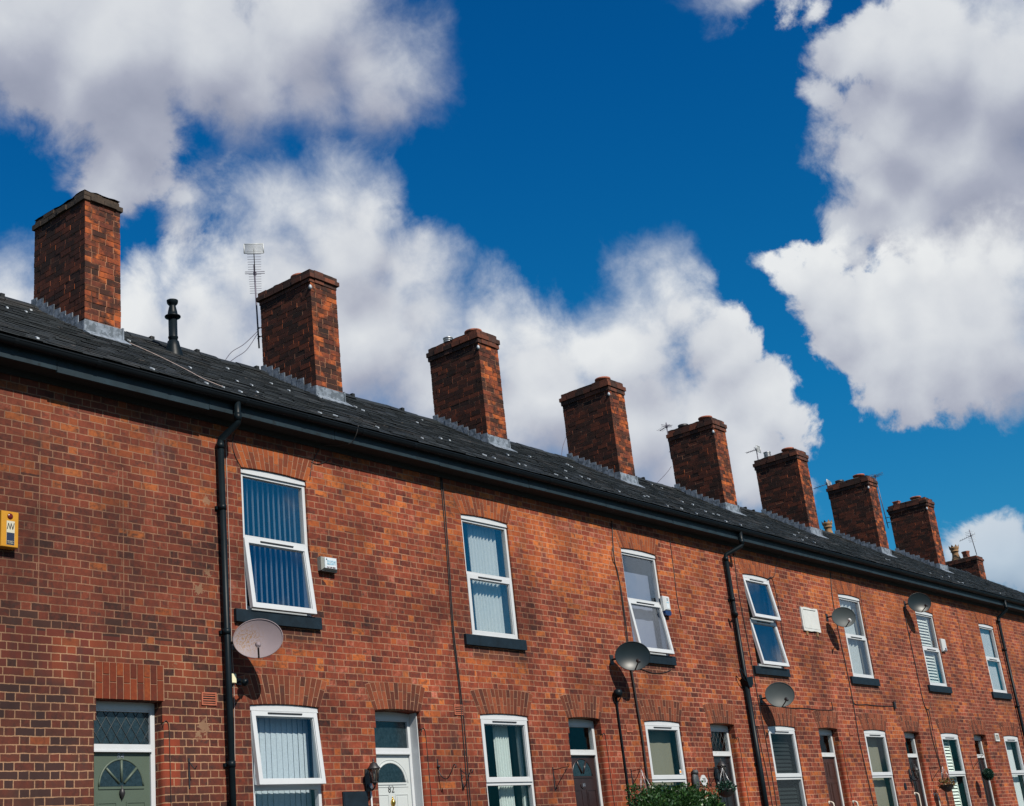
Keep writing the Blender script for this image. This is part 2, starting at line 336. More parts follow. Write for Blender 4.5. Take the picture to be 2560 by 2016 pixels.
class MB:
    """collects polygons in world coordinates; build() links ONE mesh object"""
    def __init__(s): s.v = []; s.f = []; s.mi = []; s.rn = []; s.sm = []
    def poly(s, pts, mi=0, rn=0.5, smooth=False):
        b = len(s.v); s.v += [tuple(p) for p in pts]; s.f.append(tuple(range(b, b + len(pts)))); s.mi.append(mi); s.rn.append(rn); s.sm.append(smooth)
    def box(s, x0, x1, y0, y1, z0, z1, mi=0, rn=0.5, M4=None):
        p = [Vector((x, y, z)) for z in (z0, z1) for y in (y0, y1) for x in (x0, x1)]
        if M4 is not None: p = [M4 @ q for q in p]
        for q in ((0, 2, 3, 1), (4, 5, 7, 6), (0, 1, 5, 4), (2, 6, 7, 3), (0, 4, 6, 2), (1, 3, 7, 5)):
            s.poly([p[i] for i in q], mi, rn)
        return s
    def prism(s, pts2, y0, y1, mi=0, rn=0.5, axis='y'):
        """pts2 (a,b) extruded; axis y: a=x,b=z; axis x: a=y,b=z; axis z: a=x,b=y"""
        f = {'y': lambda a, b, t: (a, t, b), 'x': lambda a, b, t: (t, a, b), 'z': lambda a, b, t: (a, b, t)}[axis]
        A = [f(a, b, y0) for a, b in pts2]; B = [f(a, b, y1) for a, b in pts2]
        s.poly(A, mi, rn); s.poly(B[::-1], mi, rn)
        n = len(A)
        for i in range(n): s.poly([A[i], B[i], B[(i + 1) % n], A[(i + 1) % n]], mi, rn)
        return s
    def tube(s, pts, r, seg=8, mi=0, caps=True):
        pts = [Vector(p) for p in pts]; rs = r if isinstance(r, (list, tuple)) else [r] * len(pts)
        rings = []; up = None
        for i, p in enumerate(pts):
            d = (pts[min(i + 1, len(pts) - 1)] - pts[max(i - 1, 0)]).normalized()
            a = up if up is not None and abs(up.dot(d)) < 0.95 else (Vector((0, 1, 0)) if abs(d.y) < 0.9 else Vector((1, 0, 0)))
            s1 = d.cross(a).normalized(); s2 = s1.cross(d).normalized(); up = s2
            rings.append([p + (s1 * math.cos(t) + s2 * math.sin(t)) * rs[i] for t in [2 * math.pi * k / seg for k in range(seg)]])
        for a, b in zip(rings, rings[1:]):
            for k in range(seg): s.poly([a[k], a[(k + 1) % seg], b[(k + 1) % seg], b[k]], mi, 0.5, True)
        if caps: s.poly(rings[0][::-1], mi); s.poly(rings[-1], mi)
        return s
    def lathe(s, c, prof, seg=20, mi=0, M4=None, cap=True):
        c = Vector(c); rings = []
        for r, z in prof:
            ring = [Vector((r * math.cos(2 * math.pi * k / seg), r * math.sin(2 * math.pi * k / seg), z)) for k in range(seg)]
            rings.append([c + (M4 @ q if M4 is not None else q) for q in ring])
        for a, b in zip(rings, rings[1:]):
            for k in range(seg): s.poly([a[k], a[(k + 1) % seg], b[(k + 1) % seg], b[k]], mi, 0.5, True)
        if cap: s.poly(rings[0][::-1], mi); s.poly(rings[-1], mi)
        return s
    def build(s, name, mats, parent=None, merge=False, root=False):
        mats = mats if isinstance(mats, (list, tuple)) else [mats]
        org = Vector((0, 0, 0))
        if parent is not None: org = ORG[parent.name]
        elif root:
            xs = [p[0] for p in s.v]; ys = [p[1] for p in s.v]; zs = [p[2] for p in s.v]
            org = Vector(((min(xs) + max(xs)) / 2, (min(ys) + max(ys)) / 2, min(zs)))
        me = bpy.data.meshes.new(name)
        me.from_pydata([(p[0] - org.x, p[1] - org.y, p[2] - org.z) for p in s.v], [], s.f)
        for mt in mats: me.materials.append(M[mt] if isinstance(mt, str) else mt)
        me.polygons.foreach_set('material_index', s.mi); me.polygons.foreach_set('use_smooth', s.sm)
        at = me.attributes.new('rnd', 'FLOAT', 'FACE'); at.data.foreach_set('value', s.rn)
        if merge or any(s.sm):
            bm = bmesh.new(); bm.from_mesh(me); bmesh.ops.remove_doubles(bm, verts=bm.verts, dist=1e-5)
            bmesh.ops.recalc_face_normals(bm, faces=bm.faces); bm.to_mesh(me); bm.free()
        me.update()
        o = bpy.data.objects.new(name, me); col.objects.link(o)
        if parent is not None: o.parent = parent
        else: o.location = org
        ORG[o.name] = org
        return o
def bez(pts, n=6):
    """smooth polyline through points (Catmull-Rom)"""
    P = [Vector(p) for p in pts]
    if len(P) < 3: return P
    out = []
    for i in range(len(P) - 1):
        p0 = P[max(i - 1, 0)]; p1 = P[i]; p2 = P[i + 1]; p3 = P[min(i + 2, len(P) - 1)]
        for k in range(n):
            t = k / n
            out.append(0.5 * ((2 * p1) + (p2 - p0) * t + (2 * p0 - 5 * p1 + 4 * p2 - p3) * t * t + (3 * p1 - p0 - 3 * p2 + p3) * t ** 3))
    out.append(P[-1]); return out
def textmesh(name, body, size, loc, mat, parent, spacing=1.0, xs=1.0, extr=0.002, align='CENTER', bold=0.0):
    cu = bpy.data.curves.new(name, 'FONT'); cu.body = body; cu.size = size; cu.align_x = align; cu.align_y = 'CENTER'
    cu.extrude = extr; cu.space_character = spacing; cu.offset = bold
    tmp = bpy.data.objects.new(name, cu); col.objects.link(tmp)
    dg = bpy.context.evaluated_depsgraph_get(); me = bpy.data.meshes.new_from_object(tmp.evaluated_get(dg))
    bpy.data.objects.remove(tmp)
    org = ORG[parent.name]
    T = Matrix.Translation(Vector(loc) - org) @ Matrix.Rotation(R_(90), 4, 'X') @ Matrix.Diagonal((xs, 1, 1, 1))
    me.transform(T); me.materials.clear(); me.materials.append(M[mat] if isinstance(mat, str) else mat)
    o = bpy.data.objects.new(name, me); col.objects.link(o); o.parent = parent; ORG[o.name] = org
    return o
EXPO = 0.34
SUN = 5.0
SKYTINT = [(0.0, (.04, .25, .30)), (.13, (.08, .50, .66)), (.18, (.13, .72, .95)), (.32, (.04, .69, 1.05)), (.55, (.010, .58, 1.08)), (1.0, (.01, .45, .9))]
CL = [(.26, .285, .385), (.45, .475, .57), (.68, .71, .765), (.90, .92, .93)]
CLK = 9.6
FREESEED = (1.3, 9.2, 2.7)
BACK = [(0.427,0.693,0.58,0.0601),(0.441,0.703,0.558,0.0415),(0.485,0.664,0.569,0.0616),(0.533,0.623,0.573,0.0544),(0.574,0.576,0.582,0.0548),(0.617,0.554,0.559,0.0353),(0.628,0.562,0.538,0.0244),(0.592,0.59,0.55,0.0309),(0.56,0.621,0.548,0.035),(0.505,0.676,0.537,0.041),(0.473,0.691,0.547,0.0421),(0.51,0.694,0.508,0.0297),(0.509,0.709,0.488,0.0149),(0.536,0.687,0.491,0.0133),(0.551,0.683,0.48,0.0184),(0.556,0.69,0.464,0.0128),(0.756,0.331,0.565,0.0158),(0.773,0.309,0.555,0.0148),(0.784,0.286,0.55,0.0131),(0.812,0.263,0.521,0.0342),(0.818,0.292,0.496,0.0172),(0.833,0.231,0.503,0.0549),(0.857,0.196,0.477,0.0639),(0.838,0.266,0.476,0.041),(0.866,0.233,0.442,0.065),(0.838,0.301,0.455,0.0283),(0.852,0.304,0.427,0.0284),(0.868,0.271,0.415,0.0462),(0.886,0.233,0.402,0.0488),(0.85,0.328,0.413,0.0185),(0.858,0.329,0.394,0.0185),(0.931,0.313,0.185,0.0197),(0.939,0.294,0.178,0.0293),(0.945,0.283,0.163,0.0259)]
FRONT = [(0.474,0.774,0.421,0.0212),(0.497,0.759,0.421,0.023),(0.542,0.724,0.426,0.0208),(0.556,0.71,0.432,0.0168),(0.551,0.731,0.402,0.0369),(0.578,0.701,0.417,0.0271),(0.592,0.675,0.441,0.0255),(0.599,0.65,0.468,0.0245),(0.612,0.634,0.473,0.0211),(0.63,0.609,0.482,0.0198),(0.65,0.601,0.465,0.0275),(0.645,0.622,0.445,0.0447),(0.619,0.655,0.434,0.041),(0.68,0.596,0.427,0.0294),(0.697,0.596,0.397,0.0312),(0.67,0.633,0.388,0.0553),(0.716,0.599,0.358,0.0417),(0.633,0.675,0.378,0.0515),(0.592,0.704,0.392,0.0408),(0.735,0.557,0.386,0.0261),(0.757,0.53,0.381,0.0306),(0.779,0.509,0.366,0.0365),(0.79,0.47,0.393,0.0249),(0.799,0.45,0.399,0.0207),(0.812,0.441,0.381,0.0276),(0.827,0.43,0.362,0.0258),(0.839,0.424,0.341,0.0189),(0.797,0.484,0.362,0.0451),(0.769,0.546,0.334,0.0557),(0.812,0.495,0.309,0.059),(0.84,0.452,0.302,0.0397),(0.86,0.407,0.307,0.0239),(0.871,0.397,0.292,0.0187),(0.862,0.431,0.267,0.0377),(0.837,0.476,0.272,0.0449),(0.739,0.591,0.323,0.0453),(0.841,0.366,0.398,0.0143),(0.85,0.365,0.379,0.0163),(0.853,0.347,0.39,0.0169),(0.864,0.347,0.365,0.0264),(0.875,0.349,0.336,0.0203),(0.87,0.325,0.37,0.0242),(0.876,0.304,0.375,0.025),(0.885,0.277,0.375,0.0238),(0.893,0.253,0.372,0.0262),(0.902,0.231,0.366,0.0293),(0.881,0.323,0.347,0.0386),(0.894,0.291,0.342,0.0432),(0.907,0.257,0.334,0.0492),(0.89,0.326,0.321,0.0352),(0.889,0.343,0.304,0.0168),(0.903,0.294,0.313,0.0448),(0.915,0.258,0.311,0.0459),(0.902,0.319,0.292,0.0207)]
# ------------------------------------------------------------------ measures of the terrace (metres)
GZ = 1.2            # pavement level at the house fronts
W = 4.3
UT, UB, LT, DT = 6.99, 5.146, 3.99, 3.99
RISE = 0.024
RZ = lambda y: 7.83 + 0.65 * (y + 0.32)
RIDGE_Y = 3.12

def arcpts(x0, x1, z, rise, n=10):
    return [(x0 + (x1 - x0) * i / n, z + rise * (1 - (2 * i / n - 1) ** 2)) for i in range(n + 1)]

def wall_front(mb, xa, xb, z0, z1, ops):
    xs = sorted({xa, xb} | {o[0] for o in ops} | {o[1] for o in ops})
    for a, b in zip(xs, xs[1:]):
        os_ = sorted([o for o in ops if o[0] <= a + 1e-6 and o[1] >= b - 1e-6], key=lambda o: o[2])
        low = [(a, z0), (b, z0)]
        for o in os_:
            top = [(b, o[2]), (a, o[2])]
            mb.poly([(x, 0, z) for x, z in low + top])
            low = arcpts(a, b, o[3], o[4])
        mb.poly([(x, 0, z) for x, z in low + [(b, z1), (a, z1)]])
    for x0, x1, zb, zt, rise, rec in ops:
        mb.poly([(x0, 0, zb), (x0, rec, zb), (x0, rec, zt), (x0, 0, zt)])
        mb.poly([(x1, 0, zb), (x1, 0, zt), (x1, rec, zt), (x1, rec, zb)])
        mb.poly([(x0, 0, zb), (x1, 0, zb), (x1, rec, zb), (x0, rec, zb)])
        A = arcpts(x0, x1, zt, rise)
        for p, q in zip(A, A[1:]): mb.poly([(p[0], 0, p[1]), (p[0], rec, p[1]), (q[0], rec, q[1]), (q[0], 0, q[1])])

def brick_arch(house, x0, x1, zs, rise, mat, flare=1.28, h=0.355, name='brick_arch'):
    mb = MB(); xc = (x0 + x1) / 2; n = max(8, round((x1 - x0) / 0.071)); rnd = random.Random(int(x0 * 100 + zs * 10))
    lowz = lambda t: zs + rise * (1 - (2 * t - 1) ** 2) + 0.004
    topz = lambda t: zs + h + 0.012 - 0.05 * (2 * t - 1) ** 4
    def P(t, s):   # t across, s up
        xl = x0 + (x1 - x0) * t; xt = xc + (xl - xc) * flare
        return (xl + (xt - xl) * s, lowz(t) + (topz(t) - lowz(t)) * s)
    N = 14
    plate = [P(i / N, 0) for i in range(N + 1)] + [P(1 - i / N, 1) for i in range(N + 1)]
    mb.prism(plate, -0.003, 0.004, 1)
    for i in range(n):
        a, b = i / n, (i + 1) / n; g = 0.052 / n * 1.5
        cut = 0.66 if i % 2 else 0.34
        for s0, s1 in ((0.0, cut - 0.014), (cut + 0.014, 0.985)):
            j = lambda: rnd.uniform(-.0015, .0015)
            q = [P(a + g, s0), P(b - g, s0), P(b - g, s1), P(a + g, s1)]
            q = [(x + j(), z + j()) for x, z in q]
            mb.prism(q, -0.0052 - rnd.random() * .0012, -0.001, 0, rnd.random())
    return mb.build(name, [mat, 'mortar'], house)

def soldier_lintel(house, x0, x1, z0, z1):
    mb = MB(); rnd = random.Random(5); n = 10
    mb.box(x0 - .01, x1 + .01, -0.003, 0.004, z0 + .004, z1, 1)
    w = (x1 - x0) / n
    for i in range(n):
        cut = z0 + (z1 - z0) * (0.42 if i % 2 == 0 else 0.62) + rnd.uniform(-.02, .02)
        for a, b in ((z0 + .004, cut - .006), (cut + .006, z1 - .006)):
            mb.box(x0 + w * i + .006, x0 + w * (i + 1) - .006, -.0085 - rnd.random() * .003, -.001, a, b, 0, rnd.random())
    return mb.build('soldier_lintel', ['soldier', 'mortar'], house)

def bars(mb, x0, x1, z0, z1, w, y0, y1, M4=None, wt=None, wb=None):
    wt = wt or w; wb = wb or w
    mb.box(x0, x0 + w, y0, y1, z0, z1, M4=M4); mb.box(x1 - w, x1, y0, y1, z0, z1, M4=M4)
    mb.box(x0 + w, x1 - w, y0 + .001, y1 - .001, z1 - wt, z1, M4=M4); mb.box(x0 + w, x1 - w, y0 + .001, y1 - .001, z0, z0 + wb, M4=M4)

def sash(win, x0, x1, z0, z1, ang, glass='glass', yb=0.012, handle=True, vent=True, bar=0.062):
    piv = Vector(((x0 + x1) / 2, yb + .03, z1))
    M4 = Matrix.Translation(piv) @ Matrix.Rotation(R_(-ang), 4, 'X') @ Matrix.Translation(-piv)
    mb = MB(); bars(mb, x0, x1, z0, z1, bar, yb, yb + .055, M4)
    b = bar
    # bevelled inner bead
    bars(mb, x0 + b - .002, x1 - b + .002, z0 + b - .002, z1 - b + .002, .012, yb + .014, yb + .05, M4)
    if vent:
        w = (x1 - x0) * .26; xc = (x0 + x1) / 2
        mb.box(xc - w, xc + w, yb - .012, yb + .002, z1 - .034, z1 - .020, 1, M4=M4)
    s = mb.build('sash', ['upvc', 'gasket'], win); 
    p = MB().box(x0 + b + .008, x1 - b - .008, yb + .030, yb + .036, z0 + b + .008, z1 - b - .008, M4=M4)
    return s, p.build('pane', glass, win), M4

def vblind(win, x0, x1, z0, z1, y, ang, mat='blind', n=12, wav=True):
    mb = MB(); w = 0.097; rnd = random.Random(int(x0 * 31 + z0 * 7))
    for i in range(n):
        xc = x0 + (x1 - x0) * (i + .5) / n; a = R_(ang + rnd.uniform(-3, 3)); dx, dy = math.cos(a) * w / 2, math.sin(a) * w / 2
        q = [(xc - dx, y - dy), (xc + dx, y + dy)]
        mb.poly([(q[0][0], q[0][1], z0), (q[1][0], q[1][1], z0), (q[1][0], q[1][1], z1), (q[0][0], q[0][1], z1)])
        mb.poly([(q[0][0], q[0][1] + .0012, z0), (q[1][0], q[1][1] + .0012, z0), (q[1][0], q[1][1] + .0012, z1), (q[0][0], q[0][1] + .0012, z1)])
    mb.box(x0, x1, y - .02, y + .02, z1, z1 + .035)
    return mb.build('vertical_blind', mat, win)

def curtain(win, x0, x1, z0, z1, y, mat='net', folds=9, amp=.022, name='curtain'):
    mb = MB(); n = folds * 8; rnd = random.Random(int(x0 * 17)); ph = rnd.random() * 6
    c = [(x0 + (x1 - x0) * i / n, y + amp * math.sin(2 * math.pi * folds * i / n + 1.2 * math.sin(i * .11 + ph))) for i in range(n + 1)]
    zz = [z0 + .012 * math.sin(i * .4 + ph) for i in range(n + 1)]
    for i in range(n):
        (xa, ya), (xb, yb) = c[i], c[i + 1]
        mb.poly([(xa, ya, zz[i]), (xb, yb, zz[i + 1]), (xb, yb, z1), (xa, ya, z1)], 0, .5, True)
    return mb.build(name, mat, win)

def hslats(win, x0, x1, z0, z1, y, mat='slat', pitch=.075, tilt=-62, w=.056):
    mb = MB(); n = int((z1 - z0) / pitch)
    for i in range(n):
        zc = z0 + pitch * (i + .5); dy, dz = math.cos(R_(tilt)) * w / 2, math.sin(R_(tilt)) * w / 2
        for t in (0, .004):
            mb.poly([(x0, y - dy, zc + dz + t), (x1, y - dy, zc + dz + t), (x1, y + dy, zc - dz + t), (x0, y + dy, zc - dz + t)])
    mb.box(x0, x0 + .03, y - .015, y + .015, z0, z1); mb.box(x1 - .03, x1, y - .015, y + .015, z0, z1)
    return mb.build('slatted_blind', mat, win)

def window(house, x0, x1, z0, z1, rise, zm, dress, upper_open=0, lower_open=0, upper_sash=False, lower_sash=True, glass='glass', sill=True, label=None):
    mb = MB(); y0, y1, w = .030, .098, .052
    mb.box(x0 + .004, x0 + w, y0, y1, z0, z1 - .055); mb.box(x1 - w, x1 - .004, y0, y1, z0, z1 - .055)
    mb.box(x0 + w, x1 - w, y0 + .001, y1, z0, z0 + w * 1.15)
    mb.box(x0 + w, x1 - w, y0 + .001, y1, zm - .032, zm + .032)
    top = arcpts(x0 + .004, x1 - .004, z1 - .006, rise)
    mb.prism([(x0 + .004, z1 - .055), (x1 - .004, z1 - .055)] + top[::-1], y0 - .012, y1 - .002)
    mb.box(x0 + .006, x1 - .006, y0 - .02, y0 - .010, z1 - .062, z1 - .048)
    mb.box(x0 + w, x1 - w, y0 + .002, y1, z1 - .095, z1 - .055)
    mb.box(x0, x1, .002, y0 + .04, z0 - .004, z0 + .012)
    # inner lining of the wall thickness
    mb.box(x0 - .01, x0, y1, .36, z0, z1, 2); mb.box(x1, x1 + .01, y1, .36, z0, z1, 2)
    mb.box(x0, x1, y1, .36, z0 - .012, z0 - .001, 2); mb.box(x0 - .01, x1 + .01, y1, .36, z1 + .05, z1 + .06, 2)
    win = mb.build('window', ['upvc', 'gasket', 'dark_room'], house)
    if label: win['label'] = label
    ix0, ix1 = x0 + w, x1 - w
    # upper light
    if upper_sash or upper_open: sash(win, x0 + .026, x1 - .026, zm + .012, z1 - .064, upper_open, glass)
    else:
        MB().box(ix0 + .002, ix1 - .002, .062, .068, zm + .030, z1 - .097).build('pane', glass, win)
    if lower_sash or lower_open: sash(win, x0 + .026, x1 - .026, z0 + .012, zm - .012, lower_open, glass)
    else: MB().box(ix0 + .002, ix1 - .002, .062, .068, z0 + w + .01, zm - .030).build('pane', glass, win)
    k = dress[0]; sh_ = .13 if (x0 > 19 and z0 > 4) else .07
    if k == 'vblind': vblind(win, x0 + .03, x1 - .02, z0 + .02, z1 - .06, .26 - sh_, dress[1], dress[2])
    elif k == 'curtain':
        for a, b, mt, fo in dress[1]: curtain(win, x0 + (x1 - x0) * a, x0 + (x1 - x0) * b, z0 + .01, z1 - .02, .27 - sh_ if mt == 'net' else .31 - sh_, mt, fo)
    elif k == 'sheet': curtain(win, x0 + .01, x1 - .03, z0 + .01, z1 - dress[2], .30 - sh_ * 1.2, dress[1], 3, .004, 'roller_blind')
    elif k == 'hslat': hslats(win, x0 + .02, x0 + (x1 - x0) * dress[2], z0 + .02, z1 - .1, .24 - sh_, dress[1])
    if sill:
        s = MB(); s.prism([(-.05, z0 - .160), (-.05, z0 - .012), (-.04, z0 - .003), (.10, z0 - .001), (.10, z0 - .160)], x0 - .20, x1 + .10, axis='x')
        s.build('window_sill', 'sill', house)
    return win

def ring(mb, xc, zc, rx, rz, y, r, a0=0, a1=180, n=18, mi=0):
    mb.tube([(xc + rx * math.cos(R_(a0 + (a1 - a0) * i / n)), y, zc + rz * math.sin(R_(a0 + (a1 - a0) * i / n))) for i in range(n + 1)], r, 6, mi)
def halfdisc(mb, xc, zc, rx, rz, y0, y1, mi=0, n=20):
    mb.prism([(xc + rx * math.cos(math.pi * i / n), zc + rz * math.sin(math.pi * i / n)) for i in range(n + 1)], y0, y1, mi)

def door(house, x0, x1, spec):
    rec = .19 if spec.get('lining') else .14; ztr0, ztr1 = 3.445, 3.530; fm = spec.get('frame', 'upvc')
    leaf = M[spec['leaf']]
    mb = MB()
    mb.box(x0 + .002, x0 + .05, rec, rec + .075, GZ, DT - .03); mb.box(x1 - .062, x1 - .003, rec, rec + .075, GZ, DT - .03)
    top = arcpts(x0 + .004, x1 - .004, DT - .006, RISE)
    mb.prism([(x0 + .004, DT - .085), (x1 - .004, DT - .085)] + top[::-1], rec - .004, rec + .07)
    mb.box(x0 + .05, x1 - .055, rec + .006, rec + .06, DT - .105, DT - .085)
    mb.box(x0 + .05, x1 - .055, rec - .008, rec + .07, ztr0, ztr1)
    mb.box(x0 + .05, x1 - .055, rec - .022, rec - .008, ztr0, ztr0 + .02)
    if spec.get('lining'): mb.box(x1 - .014, x1 - .002, .055, rec + .075, GZ, DT - .002).box(x0 + .002, x0 + .012, .055, rec + .002, GZ, DT - .002)
    fr = mb.build('door_frame', fm, house)
    f = MB().box(x0 + .05, x1 - .055, rec + .03, rec + .036, ztr1, DT - .105).build('fanlight', 'glass_low' if not spec.get('obscure') else 'glass_door', fr)
    if spec.get('leaded'):
        mb = MB(); X0, X1, Z0, Z1 = x0 + .05, x1 - .055, ztr1, DT - .105; sx, sz = .13, .20
        for d in (1, -1):
            for i in range(-8, 16):
                a = X0 + i * sx
                # line x = a + d*(z-Z0)*sx/sz clipped
                za, zb = Z0, Z1; xa, xb = a, a + d * (Z1 - Z0) * sx / sz
                pts = []
                for t in [k / 40 for k in range(41)]:
                    x = xa + (xb - xa) * t; z = za + (zb - za) * t
                    if X0 <= x <= X1: pts.append((x, rec + .026, z))
                if len(pts) > 1: mb.tube([pts[0], pts[-1]], .0035, 5)
        mb.build('lead_lattice', 'lattice', fr)
    mb = MB(); yl = rec + .022; dx0, dx1 = x0 + .052, x1 - .057; xc = (dx0 + dx1) / 2; hw = (dx1 - dx0) / 2
    mb.box(dx0, dx1, yl, yl + .045, 1.42, ztr0)
    def panel(a, b, c, d):
        bars(mb, a, b, c, d, .014, yl - .007, yl + .002); mb.box(a + .035, b - .035, yl - .006, yl + .002, c + .035, d - .035)
    k = spec['kind']
    if k in ('sunburst', 'arch', 'fan'):
        zc = 3.085; R = .275 if k != 'fan' else .25
        if k == 'fan': zc = 3.13
        ring(mb, xc, zc, R + .012, R + (.012 if k != 'arch' else -.018), yl, .013)
        mb.box(xc - R - .02, xc + R + .02, yl - .010, yl + .003, zc - .030, zc - .004)
        if k == 'arch':
            ring(mb, xc, zc - .01, R + .055, R + .03, yl, .006); mb.box(xc - R - .055, xc + R + .055, yl - .006, yl + .002, zc - .062, zc - .054)
        for s_ in (-1, 1):
            a, b = (xc + s_ * .06, xc + s_ * (hw - .07)); a, b = min(a, b), max(a, b)
            panel(a, b, 2.32, 2.92 if k != 'arch' else 2.935); panel(a, b, 1.62, 2.22)
    else:
        for s_ in (-1, 1):
            a, b = (xc + s_ * .04, xc + s_ * (hw - .07)); a, b = min(a, b), max(a, b)
            panel(a, b, 3.02, 3.34); panel(a, b, 2.36, 2.94); panel(a, b, 1.62, 2.26)
    dr = mb.build('door', leaf, house)
    if spec.get('label'): dr['label'] = spec['label']
    if k in ('sunburst', 'arch', 'fan'):
        g = MB(); rz = R if k != 'arch' else R - .03
        halfdisc(g, xc, zc, R, rz, yl - .003, yl + .001); g.build('arched_light', 'glass_door', dr)
        if k != 'arch':
            b = MB()
            for a in ((90, 44, 136) if k == 'sunburst' else (62, 118)):
                r0 = .045
                b.tube([(xc + r0 * math.cos(R_(a)), yl - .006, zc + r0 * math.sin(R_(a))), (xc + R * math.cos(R_(a)), yl - .006, zc + R * math.sin(R_(a)))], .015, 6)
            b.build('glazing_bars', leaf, dr)
    if spec.get('knocker'):
        kn = MB(); kz = spec.get('kz', 2.83)
        kn.lathe((xc, yl - .012, kz), [(.001, .075), (.008, .066), (.006, .05), (.012, .04), (.030, .015), (.034, -.01), (.026, -.04), (.012, -.062), (.006, -.075), (.001, -.09)], 12)
        kn.build('knocker', M[spec['knocker']], dr)
    if spec.get('number'):
        t, sz, mt, nz = spec['number']; MB_ = None
        if spec.get('oval'):
            o_ = MB(); o_.prism([(xc - .01 + .075 * math.cos(a), nz + .055 * math.sin(a)) for a in [2 * math.pi * i / 20 for i in range(20)]], yl - .010, yl - .001)
            o_.build('number_plate', M[leaf.name] if leaf.name in M else leaf, dr)
        textmesh('door_number', t, sz, (xc - .008, (yl - .014) if spec.get('oval') else (yl - .003), nz), mt, dr, xs=.92, spacing=1.12)
    if spec.get('handle'):
        MB().tube([(dx0 + .09, yl - .03, 2.44), (dx0 + .20, yl - .03, 2.44)], .011, 8).tube([(dx0 + .10, yl, 2.44), (dx0 + .10, yl - .03, 2.44)], .01, 8).build('door_handle', 'steel', dr)
    return dr

def airbrick(house, x0, x1, z0, z1):
    mb = MB(); mb.box(x0, x1, -.004, .004, z0, z1, 1); bars(mb, x0, x1, z0, z1, .018, -.014, 0)
    n = 4
    for i in range(n):
        z = z0 + .02 + (z1 - z0 - .04) * (i + .5) / n
        mb.box(x0 + .018, x1 - .018, -.012, 0, z - .006, z + .006)
    return mb.build('air_brick', ['terracotta_vent', 'void'], house)

def slates(house, xa, xb, hip=None, name='roof'):
    mb = MB(); rnd = random.Random(int(xa * 10) + 5); gauge = .168; sw = .27; y = -.335; r = 0
    ce = math.cos(math.atan(.65)); 
    while y < RIDGE_Y - .02:
        y2 = min(y + gauge * ce, RIDGE_Y); x = xa - (sw / 2 if r % 2 else 0) + rnd.uniform(-.02, .02)
        rowj = rnd.uniform(-.002, .003)
        while x < xb:
            x2 = x + sw + rnd.uniform(-.02, .02); a, b = max(x, xa), min(x2, xb)
            lim = None
            if hip:
                lim = hip[0] + (hip[1] - hip[0]) * (RIDGE_Y - y) / (RIDGE_Y + .32)
                b = min(b, lim)
            if b - a > .02:
                j = rnd.uniform(-.002, .005) + rowj; t = rnd.uniform(.007, .012); g = .0012
                za, zb = RZ(y) + t + j, RZ(y2) + .002
                k = rnd.uniform(-.003, .003); yy = y - .012 + rnd.uniform(-.008, .006)
                v = rnd.random()
                mb.poly([(a + g, yy, za + k), (b - g, yy, za - k), (b - g, y2, zb), (a + g, y2, zb)], 0, v)
                mb.poly([(a + g, yy, za + k - .010), (b - g, yy, za - k - .010), (b - g, yy, za - k), (a + g, yy, za + k)], 0, v)
                mb.poly([(b - g, yy, za - k), (b - g, yy, za - k - .010), (b - g, y2, zb - .008), (b - g, y2, zb)], 0, v)
            x = x2
        y = y2; r += 1
    # sarking under the slates and the rear slope
    if hip:
        mb.poly([(xa, -.32, RZ(-.32) - .006), (hip[1], -.32, RZ(-.32) - .006), (hip[0], RIDGE_Y, RZ(RIDGE_Y) - .006), (xa, RIDGE_Y, RZ(RIDGE_Y) - .006)])
        mb.poly([(hip[1], -.32, RZ(-.32)), (hip[0], RIDGE_Y, RZ(RIDGE_Y)), (hip[1], 6.56, RZ(-.32))])
        mb.poly([(xa, RIDGE_Y, RZ(RIDGE_Y) - .006), (hip[0], RIDGE_Y, RZ(RIDGE_Y) - .006), (hip[1], 6.56, RZ(-.32)), (xa, 6.56, RZ(-.32))])
        xr = hip[0]
    else:
        mb.poly([(xa, -.32, RZ(-.32) - .006), (xb, -.32, RZ(-.32) - .006), (xb, RIDGE_Y, RZ(RIDGE_Y) - .006), (xa, RIDGE_Y, RZ(RIDGE_Y) - .006)])
        mb.poly([(xa, RIDGE_Y, RZ(RIDGE_Y) - .006), (xb, RIDGE_Y, RZ(RIDGE_Y) - .006), (xb, 6.56, RZ(-.32)), (xa, 6.56, RZ(-.32))])
        xr = xb
    rf = mb.build(name, 'slate', house)
    rt = MB(); x = xa
    while x < xr - .05:
        x2 = min(x + .43 + rnd.uniform(-.03, .03), xr); dz = rnd.uniform(-.010, .012); tl = rnd.uniform(-.009, .009); z = RZ(RIDGE_Y) + .035
        A = [(-.15, -.115), (-.135, -.085), (-.03, .0), (.03, .0), (.135, -.085), (.15, -.115)]
        v = rnd.random()
        for (p, q) in zip(A, A[1:]):
            rt.poly([(x + .006, RIDGE_Y + p[0], z + p[1] + dz - tl), (x2 - .006, RIDGE_Y + p[0], z + p[1] + dz + tl), (x2 - .006, RIDGE_Y + q[0], z + q[1] + dz + tl), (x + .006, RIDGE_Y + q[0], z + q[1] + dz - tl)], 0, v * .8)
        for xx, s_ in ((x + .006, -1), (x2 - .006, 1)):
            rt.poly([(xx, RIDGE_Y + p[0], z + p[1] + dz + s_ * tl) for p in A], 0, v)
        # raised roll where two tiles meet
        if rnd.random() < .35: rt.box(x2 - .045, x2 + .02, RIDGE_Y - .10, RIDGE_Y + .10, z - .06 + dz, z + .004 + dz, 0, .2)
        x = x2
    rt.build('ridge_tiles', 'slate', rf)
    return rf

